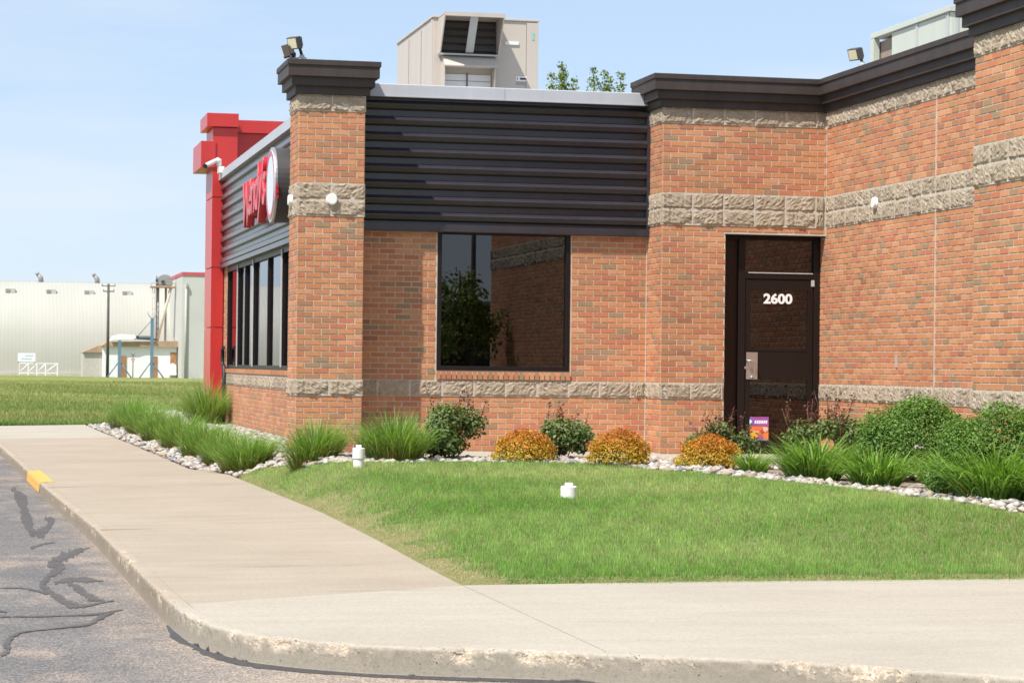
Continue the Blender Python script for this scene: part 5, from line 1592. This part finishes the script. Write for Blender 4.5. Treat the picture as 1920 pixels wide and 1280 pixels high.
for px in (18, 95, 167, 240, -60, -140):
    v = MB().box(FX(px) - .45, FX(px) + .45, FY + 3.6, FY + 4.8, FZ(px, 546 + px * .015), FZ(px, 538 + px * .015)).build("vent", M['tan_wall'], sb)
    MB().box(FX(px) - .40, FX(px) - .05, FY + 3.55, FY + 3.62, FZ(px, 545 + px * .015), FZ(px, 539 + px * .015)).build("vent_opening", M['grey'], v)
for px in (77, 187):
    x = FX(px)
    v = MB().tube([(x + .1, FY + 9.5, 8.9), (x + .05, FY + 9.5, 9.4), (x - .25, FY + 9.5, 9.78)], [.24, .24, .16], 10).build("roof_exhaust", M['grey'], sb)
    MB().tube([(x - .22, FY + 9.5, 9.70), (x - .36, FY + 9.5, 9.92)], [.20, .13], 10).build("cowl", M['grey'], v)
# white flat-roofed building
wb = empty("white_building", (22, 178, .2), "tall white flat-roofed building with red roof trim behind the red tower", "building")
FYb = 178
kx = (FYb + 28.63) / 218.63
def bx(px): return -3.75 + (FX(px) + 3.75) * kx
def bz(px, py): return 1.6 + (FZ(px, py) - 1.6) * kx
MB().box(bx(340), bx(340) + 22, FYb, FYb + 30, 0, bz(345, 513)).build("wall", M['far_white'], wb)
MB().box(bx(340) - .05, bx(340) + 22.05, FYb - .06, FYb + 30, bz(345, 513), bz(345, 506.5)).build("roof_trim", M['far_red'], wb)
MB().tube([(bx(347), FYb - .12, .2), (bx(347), FYb - .12, bz(347, 530))], .09, 8).box(bx(345.5), bx(349), FYb - .3, FYb, bz(347, 535), bz(347, 527)).build("downpipe", M['tan_wall'], wb)
MB().box(bx(383), bx(386), FYb - .3, FYb, bz(385, 568), bz(385, 564)).build("wall_lamp", M['grey'], wb)
# small white shed with its lean-to
FYs = 182
ks = (FYs + 28.63) / 218.63
def sx(px): return -3.75 + (FX(px) + 3.75) * ks
def sz(px, py): return 1.6 + (FZ(px, py) - 1.6) * ks
ws = empty("white_shed", (sx(260), FYs, .2), "low white wooden shed with brown doors before the ribbed shed", "shed")
wl = MB().box(sx(190), sx(331), FYs, FYs + 5, 0, sz(250, 648)).build("wall", M['chalk'], ws)
MB().prism([(sx(188), sz(200, 648)), (sx(198), sz(200, 640)), (sx(338), sz(338, 638)), (sx(341), sz(338, 650))], 1, FYs - .3, FYs + 5.2).build("roof", M['tan_roof'], ws)
MB().box(sx(331), sx(338), FYs + .3, FYs + 4.6, 0, sz(330, 652)).build("open_bay", M['dark'], ws)
lt = MB().box(sx(154), sx(189.8), FYs + .4, FYs + 4, 0, sz(170, 660)).build("lean_to", M['tan_wall'], ws)
MB().prism([(sx(153), sz(160, 660)), (sx(190), sz(190, 660)), (sx(190), sz(190, 646)), (sx(180), sz(180, 648))], 1, FYs + .2, FYs + 4.2).build("lean_to_roof", M['tan_roof'], ws)
MB().prism([(sx(205), sz(205, 637)), (sx(211), sz(205, 628)), (sx(222), sz(205, 625)), (sx(250), sz(245, 626)), (sx(253), sz(250, 633)), (sx(243), sz(243, 636))], 1, FYs - .6, FYs + 2).build("white_canopy", M['chalk'], ws)
MB().prism([(sx(242), sz(243, 634)), (sx(255), sz(250, 628)), (sx(290), sz(290, 634)), (sx(290), sz(290, 637))], 1, FYs - .5, FYs + 1).build("canopy_brace", M['sign_side'], ws)
for a, b, t_ in ((225, 235.5, 667), (283.5, 294, 667), (318.5, 330.5, 660)):
    MB().box(sx(a), sx(b), FYs - .06, FYs - .003, .25 if a != 318.5 else sz(320, 686), sz(a, t_)).build("door", M['rust'], ws)
MB().prism([(sx(316), sz(316, 703)), (sx(318), sz(316, 684)), (sx(322), sz(316, 680)), (sx(329), sz(316, 683)), (sx(330), sz(316, 703))], 1, FYs - .5, FYs - .07).build("white_pile", M['chalk'], ws)
# elevator leg
FYe = 185
ke = (FYe + 28.63) / 218.63
def ex(px): return -3.75 + (FX(px) + 3.75) * ke
def ez(px, py): return 1.6 + (FZ(px, py) - 1.6) * ke
el = empty("grain_elevator", (ex(300), FYe, .2), "slim grain elevator leg with domed head and pale slanting chute", "elevator")
for px, r in ((294, .10), (308.5, .10)):
    MB().tube([(ex(px), FYe, .2), (ex(px), FYe, ez(px, 537))], r, 8).build("leg", M['grey'], el)
MB().tube([(ex(290), FYe - .5, .2), (ex(290), FYe - .5, ez(290, 515))], .05, 6).build("mast", M['pole'], el)
for px in (282.5, 287):
    MB().tube([(ex(px), FYe - .4, .2), (ex(px), FYe - .4, ez(px, 536))], .03, 5).build("ladder_rail", M['grey'], el)
for k in range(16):
    z = .6 + k * .48
    MB().tube([(ex(282.5), FYe - .4, z), (ex(287), FYe - .4, z)], .022, 5).build("rung", M['grey'], el)
MB().box(ex(279), ex(326), FYe - .6, FYe + .6, ez(300, 537), ez(300, 534.5)).build("platform", M['rust'], el)
for px in (279.5, 295, 310, 325.5):
    MB().tube([(ex(px), FYe - .58, ez(px, 535)), (ex(px), FYe - .58, ez(px, 528))], .025, 5).build("rail_post", M['grey'], el)
MB().tube([(ex(279.5), FYe - .58, ez(300, 528.5)), (ex(325.5), FYe - .58, ez(300, 528.5))], .025, 5).build("guard_rail", M['grey'], el)
dm = []
for k in range(13):
    a = math.pi * k / 12
    dm.append((ex(305.5) - .68 * math.cos(a), ez(305, 524) + .60 * math.sin(a)))
MB().prism([(ex(305.5) - .68, ez(305, 533))] + dm + [(ex(305.5) + .68, ez(305, 533))], 1, FYe - .45, FYe + .45).build("domed_head", M['grey'], el, .05)
MB().tube([(ex(302), FYe - .5, ez(302, 526)), (ex(302), FYe - .6, ez(302, 526))], .16, 12).build("drive_motor", M['sign_side'], el)
MB().tube([(ex(288), FYe - .5, ez(288, 523)), (ex(290), FYe - .5, ez(288, 523))], .10, 8).build("lamp", M['sign_side'], el)
MB().tube([(ex(318), FYe - .3, ez(318, 534)), (ex(314), FYe - .3, ez(314, 552)), (ex(294), FYe - .3, ez(294, 634))], [.14, .12, .12], 8).build("chute", plain("chute_cream", (.72, .66, .52), .6), el)
# utility pole
FYp = 176
kp = (FYp + 28.63) / 218.63
def qx(px): return -3.75 + (FX(px) + 3.75) * kp
def qz(px, py): return 1.6 + (FZ(px, py) - 1.6) * kp
up_ = empty("utility_pole", (qx(200), FYp, .2), "dark wooden utility pole with two crossarms before the pale shed", "utility pole")
MB().tube([(qx(200), FYp, .15), (qx(200), FYp, qz(200, 530))], [.14, .10], 8).build("post", M['pole'], up_)
MB().box(qx(190), qx(211), FYp - .08, FYp + .08, qz(200, 545.5), qz(200, 543.5)).build("crossarm", M['pole'], up_)
MB().box(qx(187), qx(213), FYp - .08, FYp + .08, qz(200, 535), qz(200, 533.5)).build("crossarm", M['pole'], up_)
for z_, a in ((543, 191), (543, 210), (533, 188), (533, 212)):
    MB().tube([(qx(a), FYp, qz(200, z_)), (qx(a), FYp, qz(200, z_ - 3))], .05, 6).build("insulator", M['grey'], up_)
# blue frames
def blue_post(px, top, arm, label):
    t = empty("braced_post", (qx(px), FYp - 4, .2), label, "post", "blue braced posts before the white shed")
    y = FYp - 4
    MB().box(qx(px) - .125, qx(px) + .125, y - .12, y + .12, .12, qz(px, top)).build("post", M['blue'], t)
    for s in (-1, 1):
        MB().tube([(qx(px), y, qz(px, 676)), (qx(px) + s * 1.1, y, .15)], .055, 6).build("brace", M['blue'], t)
    if arm:
        MB().tube([(qx(px), y, qz(px, top + 3)), (qx(px - 25), y, qz(px, 628)), ], .035, 6).build("stay", M['blue'], t)
        MB().box(qx(px - 24), qx(px), y - .06, y + .06, qz(px, 633), qz(px, 629.5)).build("arm", M['blue'], t)
        for s in (-1, 1):
            MB().tube([(qx(px + s * 2), y, qz(px, 596)), (qx(px + s * 8), y, qz(px, 589)), (qx(px + s * 9), y, qz(px, 583))], .03, 6).build("hook", M['grey'], t)
blue_post(217, 637, False, "shorter blue braced post, left of the crossing sign")
blue_post(277, 596, True, "taller blue braced post with a side arm and stay")
# rail crossing sign
cs = empty("crossing_sign", (qx(245), FYp - 2, .2), "white crossed-board railway sign with red and white panel below", "sign")
y = FYp - 2
MB().tube([(qx(245), y, .1), (qx(245), y, qz(245, 660))], .05, 6).build("post", M['grey'], cs)
for s in (-1, 1):
    MB().obox((qx(245), y - .09, qz(245, 664)), (.55, .02, .09), rotm(0, s * .72, 0)).build("cross_board", M['grey'], cs)
MB().prism([(qx(241), qz(245, 672)), (qx(249), qz(245, 672)), (qx(245), qz(245, 681))], 1, y - .10, y - .08).build("yield_panel", M['far_red'], cs)
MB().prism([(qx(243.2), qz(245, 673.5)), (qx(246.8), qz(245, 673.5)), (qx(245), qz(245, 677.5))], 1, y - .115, y - .102).build("panel_centre", M['chalk'], cs)
# sign board and white gate
sbd = empty("sign_board", (FX(48), FY - 6, .2), "plain white notice board with faint print in front of the shed", "sign")
y = FY - 6
kb = (y + 28.63) / 218.63
def gx(px): return -3.75 + (FX(px) + 3.75) * kb
def gz(px, py): return 1.6 + (FZ(px, py) - 1.6) * kb
b_ = MB().box(gx(32.5), gx(65), y - .03, y + .03, gz(48, 677.5), gz(48, 661.5)).build("board", plain("board_white", (.80, .82, .88), .6, 0, .03), sbd)
for a, b, c, d_ in ((46, 61, 665, 667.5), (38, 58, 671, 673.5)):
    MB().box(gx(a), gx(b), y - .04, y - .032, gz(48, d_), gz(48, c)).build("print_line", plain("faint_print", (.55, .58, .66), .6), b_)
for px in (34, 64):
    MB().box(gx(px) - .04, gx(px) + .04, y + .035, y + .10, .1, gz(48, 663)).build("post", M['tan_wall'], sbd)
y = FY - 4
gt = empty("gate", (gx(70), y, .2), "white pipe gate with diagonal braces at the shed foot", "gate")
kb = (y + 28.63) / 218.63
GP_ = (35, 52, 68, 84, 106)
for px in GP_:
    MB().box(gx(px) - .05, gx(px) + .05, y - .05, y + .05, .1, gz(px, 680)).build("upright", M['chalk'], gt)
for py in (681, 699):
    MB().box(gx(35), gx(106), y - .04, y + .04, gz(70, py + .9), gz(70, py - .9)).build("rail", M['chalk'], gt)
for a, b in zip(GP_[:-1], GP_[1:]):
    MB().tube([(gx(a), y, gz(a, 698)), (gx(b), y, gz(b, 682))], .045, 6).build("brace", M['chalk'], gt)

# ------------------------------------------------------------------ across the road behind the viewer: mirrored in the window
nb = empty("roadside_building", (40, -150, 0), "low dark building across the road, mirrored in the front window", "building")
MB().box(5, 90, -170, -150, .9, 6.3).build("wall", plain("dark_wall", (.045, .04, .04), .8), nb)
MB().box(4.9, 90.1, -170.1, -149.9, 0, .9).build("plinth", M['tan_wall'], nb)
MB().box(4.7, 90.3, -170.3, -149.7, 6.3, 6.6).build("roof_edge", M['grey'], nb)
lp = empty("lamp_pole", (21.5, -92, 0), "dark lamp pole by the road, mirrored in the front window", "lamp pole")
MB().tube([(21.5, -92, 0), (21.5, -92, 11)], [.16, .11], 10).build("post", M['pole'], lp)
MB().box(20.6, 22.4, -92.2, -91.8, 10.9, 11.1).build("lamp_arm", M['pole'], lp)
